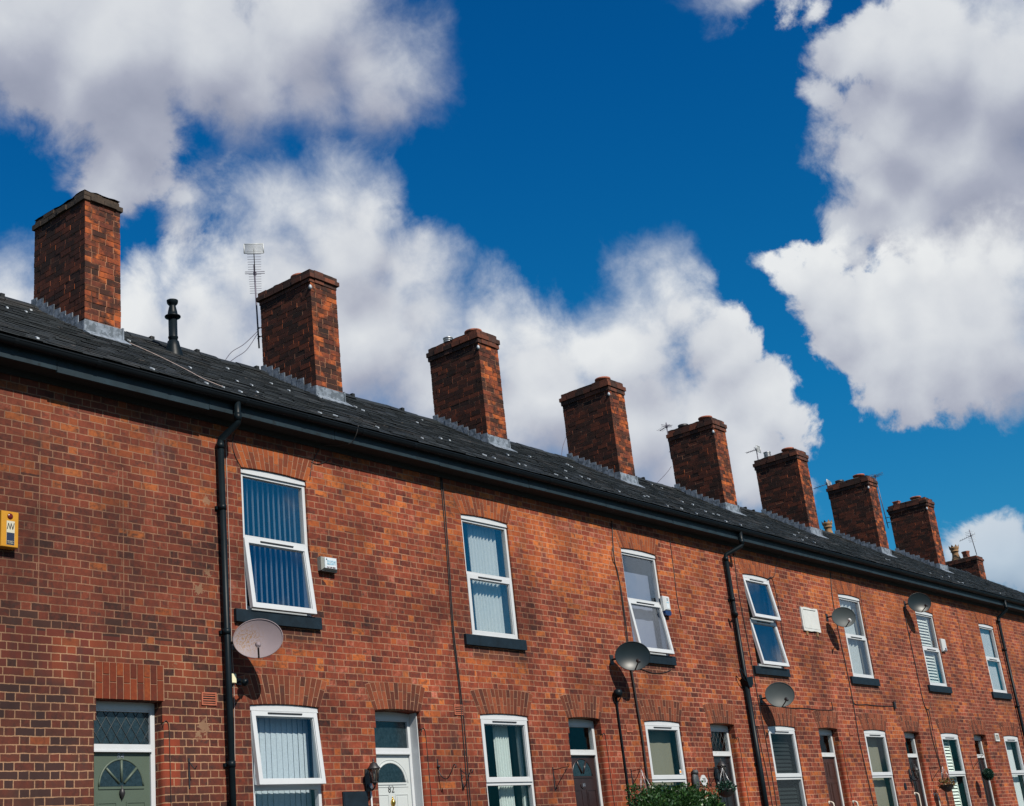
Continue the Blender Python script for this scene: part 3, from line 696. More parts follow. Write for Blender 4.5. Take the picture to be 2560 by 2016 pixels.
def chimney(house, cx, ztop=11.30, capn=3, seed=0, pots=(), y0=1.90, y1=3.13, wdt=.585, zb=8.6, flash=True, mat='stack'):
    x0, x1 = cx, cx + wdt; rnd = random.Random(seed); mb = MB()
    CB = .0868; nb_ = int((ztop - zb) / CB); T = .10
    mb.box(x0 + .0045, x1 - .0045, y0 + .0045, y1 - .0045, zb, ztop, 3)
    lean = rnd.uniform(-.004, .004)
    for r in range(nb_):
        za = ztop - (r + 1) * CB + .0045; zc = za + CB - .009
        if za < RZ(y1) - 1.3: break
        ev = r % 2
        for fc in range(4):
            alongy = fc < 2
            lo_, hi_ = (y0, y1) if alongy else (x0, x1)
            if (ev == 0) != alongy: lo_, hi_ = lo_ + T + .008, hi_ - T - .008
            q = lo_; first = True
            while q < hi_ - .02:
                L = .228 if not (first and ((r // 2) % 2 == 0)) else .112
                e_ = min(q + L, hi_); first = False
                if hi_ - e_ < .05: e_ = hi_
                o_ = rnd.uniform(-.0025, .0045); 
                if rnd.random() < .05: o_ = -.0038
                tz = rnd.uniform(-.0015, .0015); v = rnd.random()
                A_, B_ = q + rnd.uniform(0, .002), e_ - rnd.uniform(0, .002)
                if fc == 0: mb.box(x0 - o_, x0 + T, A_, B_, za + tz, zc + tz, 0, v)
                elif fc == 1: mb.box(x1 - T, x1 + o_, A_, B_, za + tz, zc + tz, 0, v)
                elif fc == 2: mb.box(A_, B_, y0 - o_, y0 + T, za + tz, zc + tz, 0, v)
                else: mb.box(A_, B_, y1 - T, y1 + o_, za + tz, zc + tz, 0, v)
                q = e_ + .009
    # projecting courses, brick by brick
    steps = {1: [(.025, .085), (.0, .07)], 2: [(.012, .07), (.045, .08), (.02, .075)], 3: [(.022, .092), (.044, .095), (.004, .083)]}[capn]
    z = ztop
    for off, h in steps:
        X0, X1, Y0, Y1 = x0 - off, x1 + off, y0 - off, y1 + off
        mb.box(X0 + .05, X1 - .05, Y0 + .05, Y1 - .05, z, z + h - .004, 2)
        rough = .010 if capn > 1 else .022
        for side in range(4):
            L = (Y1 - Y0) if side in (0, 1) else (X1 - X0 - .2)
            n = max(2, round(L / .225)); st = L / n
            for i in range(n):
                a = i * st + .003; b = (i + 1) * st - .003; j = rnd.uniform(-rough, rough * .5); hh = h - .004 - rnd.uniform(0, rough)
                v = rnd.random()
                if side == 0: mb.box(X0 + j, X0 + .1, Y0 + a, Y0 + b, z, z + hh, 1, v)
                elif side == 1: mb.box(X1 - .1, X1 - j, Y0 + a, Y0 + b, z, z + hh, 1, v)
                elif side == 2: mb.box(X0 + .1 + a, X0 + .1 + b, Y0 + j, Y0 + .1, z, z + hh, 1, v)
                else: mb.box(X0 + .1 + a, X0 + .1 + b, Y1 - .1, Y1 - j, z, z + hh, 1, v)
        z += h
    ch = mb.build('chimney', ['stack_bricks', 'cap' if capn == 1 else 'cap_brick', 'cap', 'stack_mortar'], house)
    # mortar flaunching on top
    fl = MB(); nx, ny = 6, 12
    P = {}
    for i in range(nx + 1):
        for j in range(ny + 1):
            e = min(i, nx - i) / (nx / 2); f = min(j, ny - j) / (ny / 4); hgt = min(e * 2, f, 1.0) * (.05 if capn > 1 else .06) + rnd.uniform(0, .014 if capn > 1 else .03)
            P[i, j] = (x0 - .005 + (wdt + .01) * i / nx, y0 - .005 + (y1 - y0 + .01) * j / ny, z - .012 + hgt)
    for i in range(nx):
        for j in range(ny): fl.poly([P[i, j], P[i + 1, j], P[i + 1, j + 1], P[i, j + 1]], 0, .5, False)
    fl.build('flaunching', 'cap', ch)
    for kind, py in pots:
        c = (cx + wdt / 2, py, z + .01)
        if kind == 'bowl': MB().lathe(c, [(.10, -.04), (.105, .02), (.13, .06), (.165, .085), (.175, .10), (.17, .125), (.145, .125), (.12, .07), (.10, .0)], 22, cap=False).build('chimney_pot', 'clay', ch)
        elif kind == 'dark': MB().lathe(c, [(.10, -.04), (.10, .05), (.125, .06), (.13, .12), (.11, .12), (.10, .03)], 18, cap=False).build('chimney_pot', 'iron', ch)
        elif kind == 'square':
            b = MB(); b.box(c[0] - .09, c[0] + .09, py - .09, py + .09, c[2] - .04, c[2] + .12); b.box(c[0] - .105, c[0] + .105, py - .105, py + .105, c[2] + .12, c[2] + .145); b.build('chimney_pot', 'clay', ch)
        elif kind == 'cowl':
            b = MB(); pr_ = [(.075, -.04), (.075, .03)]
            for i in range(4): pr_ += [(.075, .04 + i * .035), (.095, .045 + i * .035), (.095, .055 + i * .035), (.075, .06 + i * .035)]
            pr_ += [(.08, .185), (.10, .19), (.10, .205), (.01, .215)]
            b.lathe(c, pr_, 18).build('chimney_cowl', 'steel', ch)
        elif kind == 'crown':
            b = MB(); b.lathe(c, [(.19, -.03), (.185, .03), (.14, .12), (.115, .25), (.12, .33), (.15, .34), (.15, .36), (.13, .37), (.14, .40), (.17, .46), (.175, .50), (.16, .50), (.13, .42)], 24, cap=False)
            for i in range(8):
                a = 2 * math.pi * i / 8; t1, t2 = a - .36, a + .36; r = .172
                b.poly([(c[0] + r * math.cos(t1), c[1] + r * math.sin(t1), c[2] + .49), (c[0] + r * math.cos(t2), c[1] + r * math.sin(t2), c[2] + .49), (c[0] + .19 * math.cos(a), c[1] + .19 * math.sin(a), c[2] + .585)])
                b.poly([(c[0] + .155 * math.cos(t1), c[1] + .155 * math.sin(t1), c[2] + .49), (c[0] + .155 * math.cos(t2), c[1] + .155 * math.sin(t2), c[2] + .49), (c[0] + .19 * math.cos(a), c[1] + .19 * math.sin(a), c[2] + .585)])
            b.build('chimney_pot', 'clay_pale', ch)
        elif kind == 'plain': MB().lathe(c, [(.13, -.03), (.12, .03), (.125, .20), (.145, .22), (.145, .26), (.12, .26), (.11, .1)], 20, cap=False).build('chimney_pot', 'clay', ch)
    if flash:
        f = MB(); n = 9; ys = [y0 - .01 + (y1 - y0 + .05) * (i + (rnd.uniform(-.14, .14) if 0 < i < n else 0)) / n for i in range(n + 1)]
        for i in range(n):
            a, b = ys[i], ys[i + 1]; zt = RZ(b) + .105 + rnd.uniform(-.022, .022); lean = rnd.uniform(.004, .012)
            for xx, s_ in ((x0, -1), (x1, 1)):
                q = [(a + .002, RZ(a) - .03), (b - .003, RZ(b) - .03), (b - .003, zt + .012), (a + .002, zt)]
                f.prism([(p[0], p[1]) for p in q], xx + s_ * (.004 + lean * .3), xx + s_ * (.010 + lean), axis='x')
        f.box(x0 - .012, x1 + .012, y0 - .014, y0 - .004, RZ(y0) - .02, RZ(y0) + .185)
        f.prism([(y0 - .012, RZ(y0) + .03), (y0 - .17, RZ(y0 - .17) + .020), (y0 - .17, RZ(y0 - .17) + .012), (y0 - .012, RZ(y0) + .0)], x0 - .035, x1 + .05, axis='x')
        f.box(x1 + .004, x1 + .03, y0 - .03, y0 + .02, RZ(y0) - .02, RZ(y0) + .20)
        f.build('lead_flashing', 'lead', ch)
    return ch
M['cap_brick'] = facebrick('sooty_cap_bricks', [(0.0, (.018, .012, .010)), (.4, (.050, .021, .015)), (.75, (.105, .034, .020)), (1.0, (.19, .058, .03))], 0.7)
M['leaf_green'] = simple('sage_green_paint', (.058, .082, .060), 0.55, var=0.05, scale=4, bump=.05)
M['leaf_white'] = simple('white_door_skin', (.42, .45, .45), 0.4, var=0.02, scale=4, bump=.03)
M['leaf_brown'] = simple('dark_brown_stain', (.022, .012, .012), 0.35, var=0.2, scale=6, bump=.1)
M['leaf_brown2'] = simple('chocolate_brown_paint', (.040, .016, .012), 0.4, var=0.15)
M['leaf_black'] = simple('black_gloss_paint', (.010, .011, .013), 0.25, var=0.1)
M['brass'] = simple('brass', (.55, .36, .08), 0.22, 1.0, var=0.1)
# ------------------------------------------------------------------ houses
SW = 0.055
NUM = {-2: None, -1: '84', 0: '82', 1: '80', 2: '78'}
HL = {-2: 'blank red brick end of the terrace, just left of the house with the green door',
      -1: 'red brick terraced house number 84 with the sage green door and blank upper wall',
      0: 'red brick terraced house number 82 with the white door and blinds in both windows',
      1: 'red brick terraced house number 80 with pale curtains and a dark brown fan-lit door',
      2: 'red brick terraced house number 78 behind the green shrub, with a black door',
      3: 'red brick terraced house with both upstairs sashes tilted open, beside the white wall plaque',
      4: 'red brick terraced house with a beige blind downstairs and a dish overlapping its upstairs window',
      5: 'red brick terraced house with white slatted blinds upstairs and down',
      6: 'red brick terraced house with the green topiary ball by its door',
      7: 'red brick terraced house at the right edge of the picture, past the last drainpipe',
      8: 'hipped far end house of the terrace carrying the crown chimney pot'}
DOORS = {-1: dict(leaf='leaf_green', kind='sunburst', leaded=True, obscure=True, knocker='iron', kz=3.02, number=('84', .095, 'lead', 3.402), label='sage green door with sunburst glazing, numbered 84'),
         0: dict(leaf='leaf_white', kind='arch', lining=True, obscure=True, knocker='brass', number=('82', .125, 'iron', 2.992), label='white door with arched light, numbered 82'),
         1: dict(leaf='leaf_brown', kind='fan', frame='white_timber', number=('80', .07, 'lead', 2.99), oval=True, label='dark brown door with fan glazing, numbered 80'),
         2: dict(leaf='leaf_black', kind='six', frame='white_timber', leaded=True, label='black door under a leaded fanlight'),
         3: dict(leaf='leaf_brown2', kind='six', frame='white_timber', handle=True, label='chocolate brown panelled door'),
         4: dict(leaf='leaf_black', kind='six', frame='white_timber', label='black panelled door behind a wall lantern'),
         5: dict(leaf='leaf_black', kind='six', frame='white_timber', handle=True, label='black door behind the topiary ball'),
         6: dict(leaf='leaf_brown', kind='six', frame='white_timber', handle=True),
         7: dict(leaf='leaf_black', kind='six', frame='white_timber')}
UPD = {0: (('vblind', 60, 'blind'), 0, 7), 1: (('curtain', [(.32, .90, 'net', 8), (.0, .17, 'net', 2)]), 0, 0), 2: (('sheet', 'lilac', .34), 0, 8),  # lilac sheet starts low; the gap stands in for shade on its top
       3: (('vblind', 80, 'beige'), 9, 9), 4: (('curtain', [(.0, .74, 'net', 5), (.86, .99, 'beige', 3)]), 0, 0), 5: (('hslat', 'slat', .80), 0, 0),
       6: (('sheet', 'blind', .10), 0, 0), 7: (('sheet', 'blind', .10), 0, 0)}
LOD = {0: (('vblind', 7, 'blind_low'), 6.5, 0), 1: (('curtain', [(.46, .74, 'net', 6), (.93, 1.0, 'net', 2)]), 0, 0), 2: (('sheet', 'beige', .10), 0, 0),
       3: (('hslat', 'grey_slat', .97), 0, 0), 4: (('sheet', 'beige', .12), 0, 0), 5: (('hslat', 'slat', .74), 0, 0),
       6: (('sheet', 'blind', .10), 0, 0), 7: (('sheet', 'blind', .10), 0, 0)}
CAPN = {0: 1, 1: 2}
POTS = {0: [('dark', 2.70)], 1: [('bowl', 2.42), ('dark', 2.92)], 2: [('bowl', 2.22), ('cowl', 2.86)], 3: [('bowl', 2.20)],
        4: [('bowl', 2.22), ('dark', 2.85)], 5: [('bowl', 2.25), ('cowl', 2.86)], 6: [('bowl', 2.25), ('dark', 2.86)], 7: [('bowl', 2.30), ('square', 2.93)]}
DX = {1: 0, 2: -.01, 4: .025, 6: .041, 7: -.046}
houses = {}
for k in range(-2, 9):
    xa, xb = 3.30 + 4.3 * k, 7.60 + 4.3 * k
    if k == -2: xa = -6.5
    h = thing('terraced_house', ((xa + xb) / 2, 0, GZ), HL[k], 'terraced house', 'houses of the brick terrace'); houses[k] = h
    ux0, ux1 = 4.005 + 4.3 * k, 5.130 + 4.3 * k
    dx0, dx1 = 6.144 + 4.3 * k, 7.016 + 4.3 * k
    ops = []
    if 0 <= k <= 7: ops += [(ux0, ux1, UB, UT, RISE, .10), (ux0, ux1, 1.95, LT, RISE, .10)]
    hasdoor = -1 <= k <= 7
    ch = .055
    if hasdoor: ops += [(dx0, dx1, GZ, DT, 0.0 if k == -1 else RISE, .27)]
    mb = MB()
    if hasdoor:
        # bullnosed jambs start three courses below the arch
        zc = 3.76
        wall_front(mb, xa, xb, GZ, 7.60, ops + [(dx0 - ch, dx0, GZ, zc, 0, 0), (dx1, dx1 + ch, GZ, zc, 0, 0)])
        # drop the square reveal lip below the stop and replace it with a rounded corner
        keep = [i for i, f in enumerate(mb.f) if not (len(f) == 4 and all(abs(mb.v[j][0] - mb.v[f[0]][0]) < 1e-6 for j in f) and abs(mb.v[f[0]][0] - dx0) * abs(mb.v[f[0]][0] - dx1) < 1e-6 and max(mb.v[j][1] for j in f) > .2)]
        mb.f = [mb.f[i] for i in keep]; mb.mi = [mb.mi[i] for i in keep]; mb.rn = [mb.rn[i] for i in keep]; mb.sm = [mb.sm[i] for i in keep]
        for xe, s_ in ((dx0, -1), (dx1, 1)):
            mb.poly([(xe, 0, zc), (xe, .27, zc), (xe, .27, DT), (xe, 0, DT)])
            prof = [(xe + s_ * ch * (1 - math.sin(a)), ch * (1 - math.cos(a))) for a in [math.pi / 2 * i / 5 for i in range(6)]]
            for (p, q) in zip(prof, prof[1:]): mb.poly([(p[0], p[1], GZ), (q[0], q[1], GZ), (q[0], q[1], zc), (p[0], p[1], zc)])
            mb.poly([(xe, ch, GZ), (xe, .27, GZ), (xe, .27, zc), (xe, ch, zc)])
            mb.poly([(p[0], p[1], zc) for p in prof] + [(xe, 0, zc)])
    else: wall_front(mb, xa, xb, GZ, 7.60, ops)
    if k == -2: mb.poly([(xa, 0, GZ), (xa, 0, 7.8), (xa, RIDGE_Y, RZ(RIDGE_Y)), (xa, 6.3, 7.8), (xa, 6.3, GZ)])
    if k == 8: mb.poly([(xb, 0, GZ), (xb, 0, 7.8), (xb, 6.3, 7.8), (xb, 6.3, GZ)])
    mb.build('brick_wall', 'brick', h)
    rw = MB(); rw.poly([(xa, 6.3, GZ), (xb, 6.3, GZ), (xb, 6.3, 7.7), (xa, 6.3, 7.7)]); rw.build('rear_wall', 'brick', h)
    sh = MB()
    for z0, z1 in ((1.25, 4.45), (4.75, 7.55)):
        a, b = xa + .10, xb - .10
        sh.poly([(a, .02, z0), (a, 4.2, z0), (a, 4.2, z1), (a, .02, z1)]); sh.poly([(b, .02, z0), (b, 4.2, z0), (b, 4.2, z1), (b, .02, z1)])
        sh.poly([(a, 4.2, z0), (b, 4.2, z0), (b, 4.2, z1), (a, 4.2, z1)]); sh.poly([(a, .02, z1), (b, .02, z1), (b, 4.2, z1), (a, 4.2, z1)]); sh.poly([(a, .02, z0), (b, .02, z0), (b, 4.2, z0), (a, 4.2, z0)])
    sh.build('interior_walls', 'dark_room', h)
    if 0 <= k <= 7:
        d, uo, lo = UPD[k]
        window(h, ux0, ux1, UB, UT, RISE, 6.085, d, uo, lo, upper_sash=(k == 3))
        brick_arch(h, ux0 - .02, ux1 + .02, UT, RISE, 'arch_orange' if k < 9 else 'arch', 1.26, .335)
        d, uo, lo = LOD[k]
        window(h, ux0, ux1, 1.95, LT, RISE, 3.03, d, uo, lo, upper_sash=True, lower_sash=False, glass='glass_low')
        brick_arch(h, ux0 - .02, ux1 + .02, LT, RISE, 'arch', 1.27, .37)
        airbrick(h, *[(3.27, 3.49), (7.74, 7.94), (12.03, 12.205), (16.42, 16.57), (20.47, 20.65), (24.96, 25.14), (29.2, 29.4), (33.5, 33.7)][k], *[(3.965, 4.115), (3.97, 4.115), (3.80, 3.925), (3.99, 4.115), (3.885, 4.012), (3.91, 4.043), (3.9, 4.03), (3.9, 4.03)][k])
    if hasdoor:
        door(h, dx0, dx1, DOORS[k])
        if k == -1: soldier_lintel(h, dx0 - .01, dx1 + .02, DT, 4.395)
        else: brick_arch(h, dx0 - .02, dx1 + .02, DT, RISE, 'arch', 1.30, .37)
    # eaves
    rf = slates(h, xa, xb, hip=(38.9, 42.4) if k == 8 else None)
    mb = MB(); x = xa
    while x < xb - .01:
        x2 = min(x + 2.15, xb); j = random.uniform(0, .004); dz = random.uniform(-.006, .004)
        if k == -1 and x2 >= xb - .01: dz = -.022
        mb.box(x + .003, x2 - .003, -.275 - j, -.245, 7.565 + dz, 7.845)
        mb.box(x + .006, x2 - .006, -.283 - j, -.270, 7.70, 7.84)
        x = x2
    mb.build('fascia', 'fascia', h)
    MB().box(xa, xb, -.246, .0, 7.578, 7.60).box(xa, xb, -.030, -.001, 7.498, 7.577).build('soffit', 'soffit', h)
    gt_ = MB(); n = 8; cy, cz, ro = -.338, 7.757, .058
    P = [(cy - ro * math.cos(math.pi * i / n), cz - ro * 1.12 * math.sin(math.pi * i / n)) for i in range(n + 1)]
    Q = [(cy - (ro - .005) * math.cos(math.pi * i / n), cz - (ro - .005) * 1.12 * math.sin(math.pi * i / n)) for i in range(n + 1)]
    for A in (P, Q):
        for p, q in zip(A, A[1:]): gt_.poly([(xa, p[0], p[1]), (xb, p[0], p[1]), (xb, q[0], q[1]), (xa, q[0], q[1])], 0, .5, True)
    gt_.box(xa, xb, cy - ro - .005, cy - ro + .004, cz - .004, cz + .012); 
    xx = xa + .5
    while xx < xb:
        for p, q in zip(P, P[1:]): 
            s_ = 1.07
            f_ = lambda p: (cy + (p[0] - cy) * s_, cz + (p[1] - cz) * s_)
            a, b = f_(p), f_(q)
            gt_.poly([(xx, a[0], a[1]), (xx + .05, a[0], a[1]), (xx + .05, b[0], b[1]), (xx, b[0], b[1])])
        xx += 1.05
    gt_.build('gutter', 'gutter', h)
    if 0 <= k <= 7:
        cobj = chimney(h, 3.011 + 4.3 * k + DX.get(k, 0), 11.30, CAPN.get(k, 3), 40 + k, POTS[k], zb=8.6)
        if k in (1, 2, 3, 4, 6, 7):   # white filler blob on the top front corner
            cx = 3.011 + 4.3 * k + DX.get(k, 0)
            MB().lathe((cx - .002, 1.905, 11.20), [(.003, -.045), (.024, -.03), (.03, 0), (.02, .03), (.002, .045)], 8).build('bracket_plate', 'clip', cobj)
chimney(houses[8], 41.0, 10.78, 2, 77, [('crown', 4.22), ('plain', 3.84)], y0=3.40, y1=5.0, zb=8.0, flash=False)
rs = thing('rear_chimney_stack', (35.0, 6.6, GZ), 'buff crown-topped chimney pot and stack peeping over the ridge behind the terrace', 'chimney')
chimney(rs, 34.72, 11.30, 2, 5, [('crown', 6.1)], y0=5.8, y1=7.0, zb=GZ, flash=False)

# pale lead clips on the slates, each a sub-part of its roof
TABS = [(1.922, 2.024), (2.299, 2.185), (2.611, 2.563), (0.95, -0.191), (3.922, 2.165), (4.012, 0.952), (5.7, 2.149), (4.759, 0.865), (5.03, 0.877), (3.924, -0.149), (3.327, -0.204), (2.506, -0.202), (3.639, -0.153), (4.581, 0.267), (6.224, 1.771), (6.311, 1.485), (5.304, -0.169), (5.749, -0.019), (8.021, 1.759), (7.983, 1.56), (6.54, -0.061), (10.644, 2.624), (9.779, 1.993), (7.651, 0.068), (8.79, 0.669), (9.071, 0.717), (7.216, 1.75), (9.074, 0.03), (12.367, 1.564), (10.022, 0.083), (10.2, 0.088), (10.886, -0.027), (12.465, 0.867), (14.031, 1.802), (14.182, 1.996), (12.772, 0.592), (12.603, 0.645), (11.07, -0.097), (12.749, -0.038), (14.073, 0.27), (14.358, 0.368), (16.773, 1.039), (14.021, -0.222), (14.768, -0.083), (17.246, 1.064), (18.468, 2.726), (18.583, 2.55), (10.821, 0.9), (9.283, 0.01), (17.102, 0.987), (14.73, -0.111), (16.637, 0.458), (16.843, 0.398), (17.143, 0.453), (15.032, -0.231), (16.164, -0.219), (16.862, -0.161), (19.518, 0.593), (22.286, 1.196), (20.032, 0.063), (21.54, 0.667), (20.86, 0.176), (25.978, 0.655), (26.24, 0.683), (20.737, 0.56), (27.8, 0.271), (28.332, 0.184), (29.965, 0.577), (28.887, -0.044), (29.441, 0.052), (32.079, -0.02)]
roofs = {k: [c for c in houses[k].children if c.name.startswith('roof')][0] for k in houses}
rnd = random.Random(3)
for x, y in TABS:
    k = int((x - 3.30) // 4.3); y = max(y, -.30); a = rnd.uniform(-.3, .3); w, l = rnd.uniform(.009, .016), rnd.uniform(.014, .030)
    mb = MB(); z = lambda yy: RZ(yy) + .026
    c_, s_ = math.cos(a), math.sin(a)
    q = [(x + c_ * u - s_ * v, y + s_ * u + c_ * v) for u, v in ((-w, -l), (w, -l), (w, l), (-w, l))]
    T = [(p[0], p[1], z(p[1]) + .006) for p in q]; B = [(p[0], p[1], z(p[1]) - .012) for p in q]
    mb.poly(T); mb.poly(B[::-1])
    for i in range(4): mb.poly([B[i], B[(i + 1) % 4], T[(i + 1) % 4], T[i]])
    mb.build('slate_clip', 'clip', roofs[k])
# frayed lead cable lying down the slates of the left roof
tagp(MB().tube(bez([(3.66, 1.80, RZ(1.80) + .03), (3.70, 1.3, RZ(1.3) + .03), (3.62, .6, RZ(.6) + .03), (3.50, .05, RZ(.05) + .03), (3.55, -.25, RZ(-.25) + .035)], 6), .006, 5).build('roof_cable', 'cable_pale', root=True), 'thin pale cable running down the slates beside the leftmost chimney', 'cable')

# ------------------------------------------------------------------ drainpipes
def drainpipe(x, xo, label, zneck=7.25, extras=None):
    t = thing('drainpipe', (x, -.075, GZ), label, 'drainpipe', 'black drainpipes down the terrace')
    mb = MB(); mb.tube([(x, -.075, GZ), (x, -.075, zneck)], .042, 12)
    z = zneck - .9
    mb.build('pipe', 'pipe', t)
    nk = MB(); nk.tube([(xo, -.335, 7.72), (xo, -.335, 7.46), (xo + (x - xo) * .06, -.32, 7.42), (x + (xo - x) * .06, -.09, zneck + .03), (x, -.075, zneck), (x, -.075, zneck - .08)], .042, 12)
    nk.tube([(xo, -.335, 7.56), (xo, -.335, 7.46)], .049, 12); nk.tube([(x, -.075, zneck - .02), (x, -.075, zneck - .10)], .049, 12)
    nk.build('swan_neck', 'pipe', t)
    while z > GZ + .3:
        c = MB(); c.tube([(x, -.075, z), (x, -.075, z + .07)], .049, 12); c.box(x - .065, x + .065, -.03, -.002, z + .015, z + .055)
        c.build('pipe_collar', 'pipe', t); z -= 1.55
    return t
drainpipe(3.625, 3.70, 'black drainpipe between the green-door house and the house with the rusty dish')
dp = drainpipe(16.20, 16.46, 'black drainpipe with a mid-height hopper, left of the two tilted-open sashes')
b = MB(); b.prism([(16.10, 4.86), (16.36, 4.90), (16.34, 4.76), (16.26, 4.68), (16.17, 4.68)], -.15, -.02); b.tube([(16.20, -.075, 4.8), (16.20, -.075, GZ)], .052, 12)
b.tube(bez([(16.17, -.12, 4.78), (16.02, -.12, 4.86), (15.95, -.12, 5.0), (16.02, -.12, 5.0), (16.14, -.12, 4.87)], 6), .012, 6); b.build('hopper', 'pipe', dp)
drainpipe(31.26, 31.35, 'black drainpipe nearest the right edge of the picture', 7.22)

# ------------------------------------------------------------------ satellite dishes
def dishmat(name, c, rust=0.0, rough=.35):
    m, g, out = newmat(name); tc = g.new('ShaderNodeTexCoord').outputs['Object']
    P = g.new('ShaderNodeNewGeometry').outputs['Position']
    n = g.noise(P, 6.0, 3.0)
    col_ = g.mix(n, tuple(v * .85 for v in c), tuple(min(1, v * 1.12) for v in c))
    if rust:
        near = g.new('ShaderNodeVectorMath', operation='DISTANCE'); g.put(near.inputs[0], P); near.inputs[1].default_value = (3.74, -.30, 4.71)
        f = g.mul(g.sst(g.noise(P, 60.0, 3.0, .6), .50, .57), g.sst(near.outputs['Value'], .27, .03))
        col_ = g.mix(g.mul(f, .9), col_, (.17, .085, .02))
    principled(g, out, col_, rough, 0.0, None, .22); return m
M['dish_pale'] = dishmat('pale_rusty_dish', (.20, .165, .18), 1.0, .55)
M['dish_grey'] = dishmat('dark_grey_dish', (.010, .017, .021), 0, .36)
M['dish_mid'] = dishmat('grey_mesh_dish', (.040, .050, .053), 0, .50)
def dish(cx, cy, cz, mx, mz, mat, label, s=1.0, lnb='iron', az=42, el=4):
    t = thing('satellite_dish', (mx, 0, mz), label, 'satellite dish', 'satellite dishes on the front walls')
    N = Vector((-math.sin(R_(az)) * math.cos(R_(el)), -math.cos(R_(az)) * math.cos(R_(el)), math.sin(R_(el))))
    Rt = N.cross(Vector((0, 0, 1))).normalized() * -1; Up = Rt.cross(N).normalized() * -1
    if Up.z < 0: Up = -Up
    C0 = Vector((cx, cy, cz)); a, b = .292 * s, .236 * s
    mb = MB(); nr, na = 8, 40
    def pt(r, th, off=0.0): 
        return C0 + Rt * (a * r * math.cos(th)) + Up * (b * r * math.sin(th)) + N * (-.052 * s * (1 - r * r) + off)
    for off in (0, -.006):
        for i in range(nr):
            for j in range(na):
                t0, t1 = 2 * math.pi * j / na, 2 * math.pi * (j + 1) / na; r0, r1 = i / nr, (i + 1) / nr
                if i == 0: mb.poly([pt(0, 0, off), pt(r1, t0, off), pt(r1, t1, off)], 0, .5, True)
                else: mb.poly([pt(r0, t0, off), pt(r1, t0, off), pt(r1, t1, off), pt(r0, t1, off)], 0, .5, True)
    mb.tube([pt(1, 2 * math.pi * j / na, .0) for j in range(na + 1)], .006, 6, caps=False)
    mb.build('reflector', mat, t)
    bot = C0 - Up * b * .93 - N * .02; foc = C0 + N * .30 * s - Up * .16 * s
    MB().tube([bot - N * .03, bot + N * .02 - Up * .015, foc - N * .02 - Up * .01], .011, 8).build('lnb_arm', 'iron', t)
    l = MB(); d = (C0 - foc).normalized()
    l.tube([foc - d * .05, foc - d * .02, foc + d * .02, foc + d * .035], [.020, .024, .034, .036], 14)
    l.build('lnb', lnb, t)
    br = MB(); back = C0 - N * .115
    br.box(mx - .05, mx + .05, -.012, 0, mz - .08, mz + .08)
    br.tube([(mx, -.005, mz), (mx, -.12, mz), (mx + (back.x - mx) * .4, back.y + .05, mz), (back.x, back.y, back.z)], .017, 8)
    br.tube([back - N * .02, back + N * .055], .035, 8)
    br.build('wall_bracket', 'iron', t)
    return t
dish(3.849, -.37, 4.713, 3.735, 4.719, 'dish_pale', 'pale grey satellite dish speckled with rust, beside the left drainpipe', 1.0, 'dish_pale')
dish(11.954, -.37, 4.984, 11.86, 4.98, 'dish_grey', 'glossy dark satellite dish overlapping the sill of the third upstairs window', 1.02)
dish(16.909, -.37, 4.535, 16.81, 4.509, 'dish_mid', 'grey satellite dish below the window with both sashes tilted open', 1.0)
dish(20.457, -.37, 6.33, 20.409, 6.39, 'dish_mid', 'grey satellite dish with a pale receiver, between the white plaque and the next upstairs window', .92, 'white_plastic')
dish(24.945, -.37, 7.053, 24.93, 7.079, 'dish_grey', 'dark satellite dish highest on the wall, just under the gutter', 1.02)

# ------------------------------------------------------------------ alarm boxes, plaque, vents
def rbox(mb, x0, x1, y0, y1, z0, z1, c=.012, mi=0):
    """box with chamfered front edges"""
    mb.poly([(x0, y1, z0), (x0, y0 + c, z0), (x0, y0 + c, z1), (x0, y1, z1)], mi); mb.poly([(x1, y1, z0), (x1, y0 + c, z0), (x1, y0 + c, z1), (x1, y1, z1)], mi)
    F = [(x0 + c, z0 + c), (x1 - c, z0 + c), (x1 - c, z1 - c), (x0 + c, z1 - c)]; B = [(x0, z0), (x1, z0), (x1, z1), (x0, z1)]
    mb.poly([(a, y0, b) for a, b in F], mi)
    for i in range(4): mb.poly([(B[i][0], y0 + c, B[i][1]), (B[(i + 1) % 4][0], y0 + c, B[(i + 1) % 4][1]), (F[(i + 1) % 4][0], y0, F[(i + 1) % 4][1]), (F[i][0], y0, F[i][1])], mi)
    mb.poly([(x0, y0 + c, z1), (x1, y0 + c, z1), (x1, y1, z1), (x0, y1, z1)], mi); mb.poly([(x0, y0 + c, z0), (x1, y0 + c, z0), (x1, y1, z0), (x0, y1, z0)], mi)
M['yellow'] = simple('alarm_yellow', (.43, .20, .008), .4, var=.05)
M['red_lamp'] = simple('dark_red_lens', (.09, .008, .006), .2, var=.05)
M['navy'] = simple('navy_label', (.010, .018, .045), .4, var=.05)
M['navy_lens'] = simple('blue_strobe_lens', (.006, .022, .085), .2, var=.05)
M['label_white'] = simple('white_label', (.50, .56, .60), .4, var=.02)
M['label_cream'] = simple('cream_label', (.46, .44, .34), .4, var=.02)
M['ink'] = simple('black_ink', (.02, .02, .02), .6, var=0)
M['ink_blue'] = simple('faded_blue_ink', (.20, .42, .55), .6, var=0)
M['ink_red'] = simple('dark_red_ink', (.10, .02, .03), .6, var=0)
M['grey_side'] = simple('weathered_grey_box', (.22, .23, .21), .55, var=.1)
t = thing('alarm_box', (.715, 0, 5.52), 'tall yellow alarm box with a black zigzag logo at the left edge of the picture', 'alarm box')
mb = MB(); rbox(mb, .615, .82, -.095, 0, 5.515, 5.905, .006); mb.build('casing', 'yellow', t)
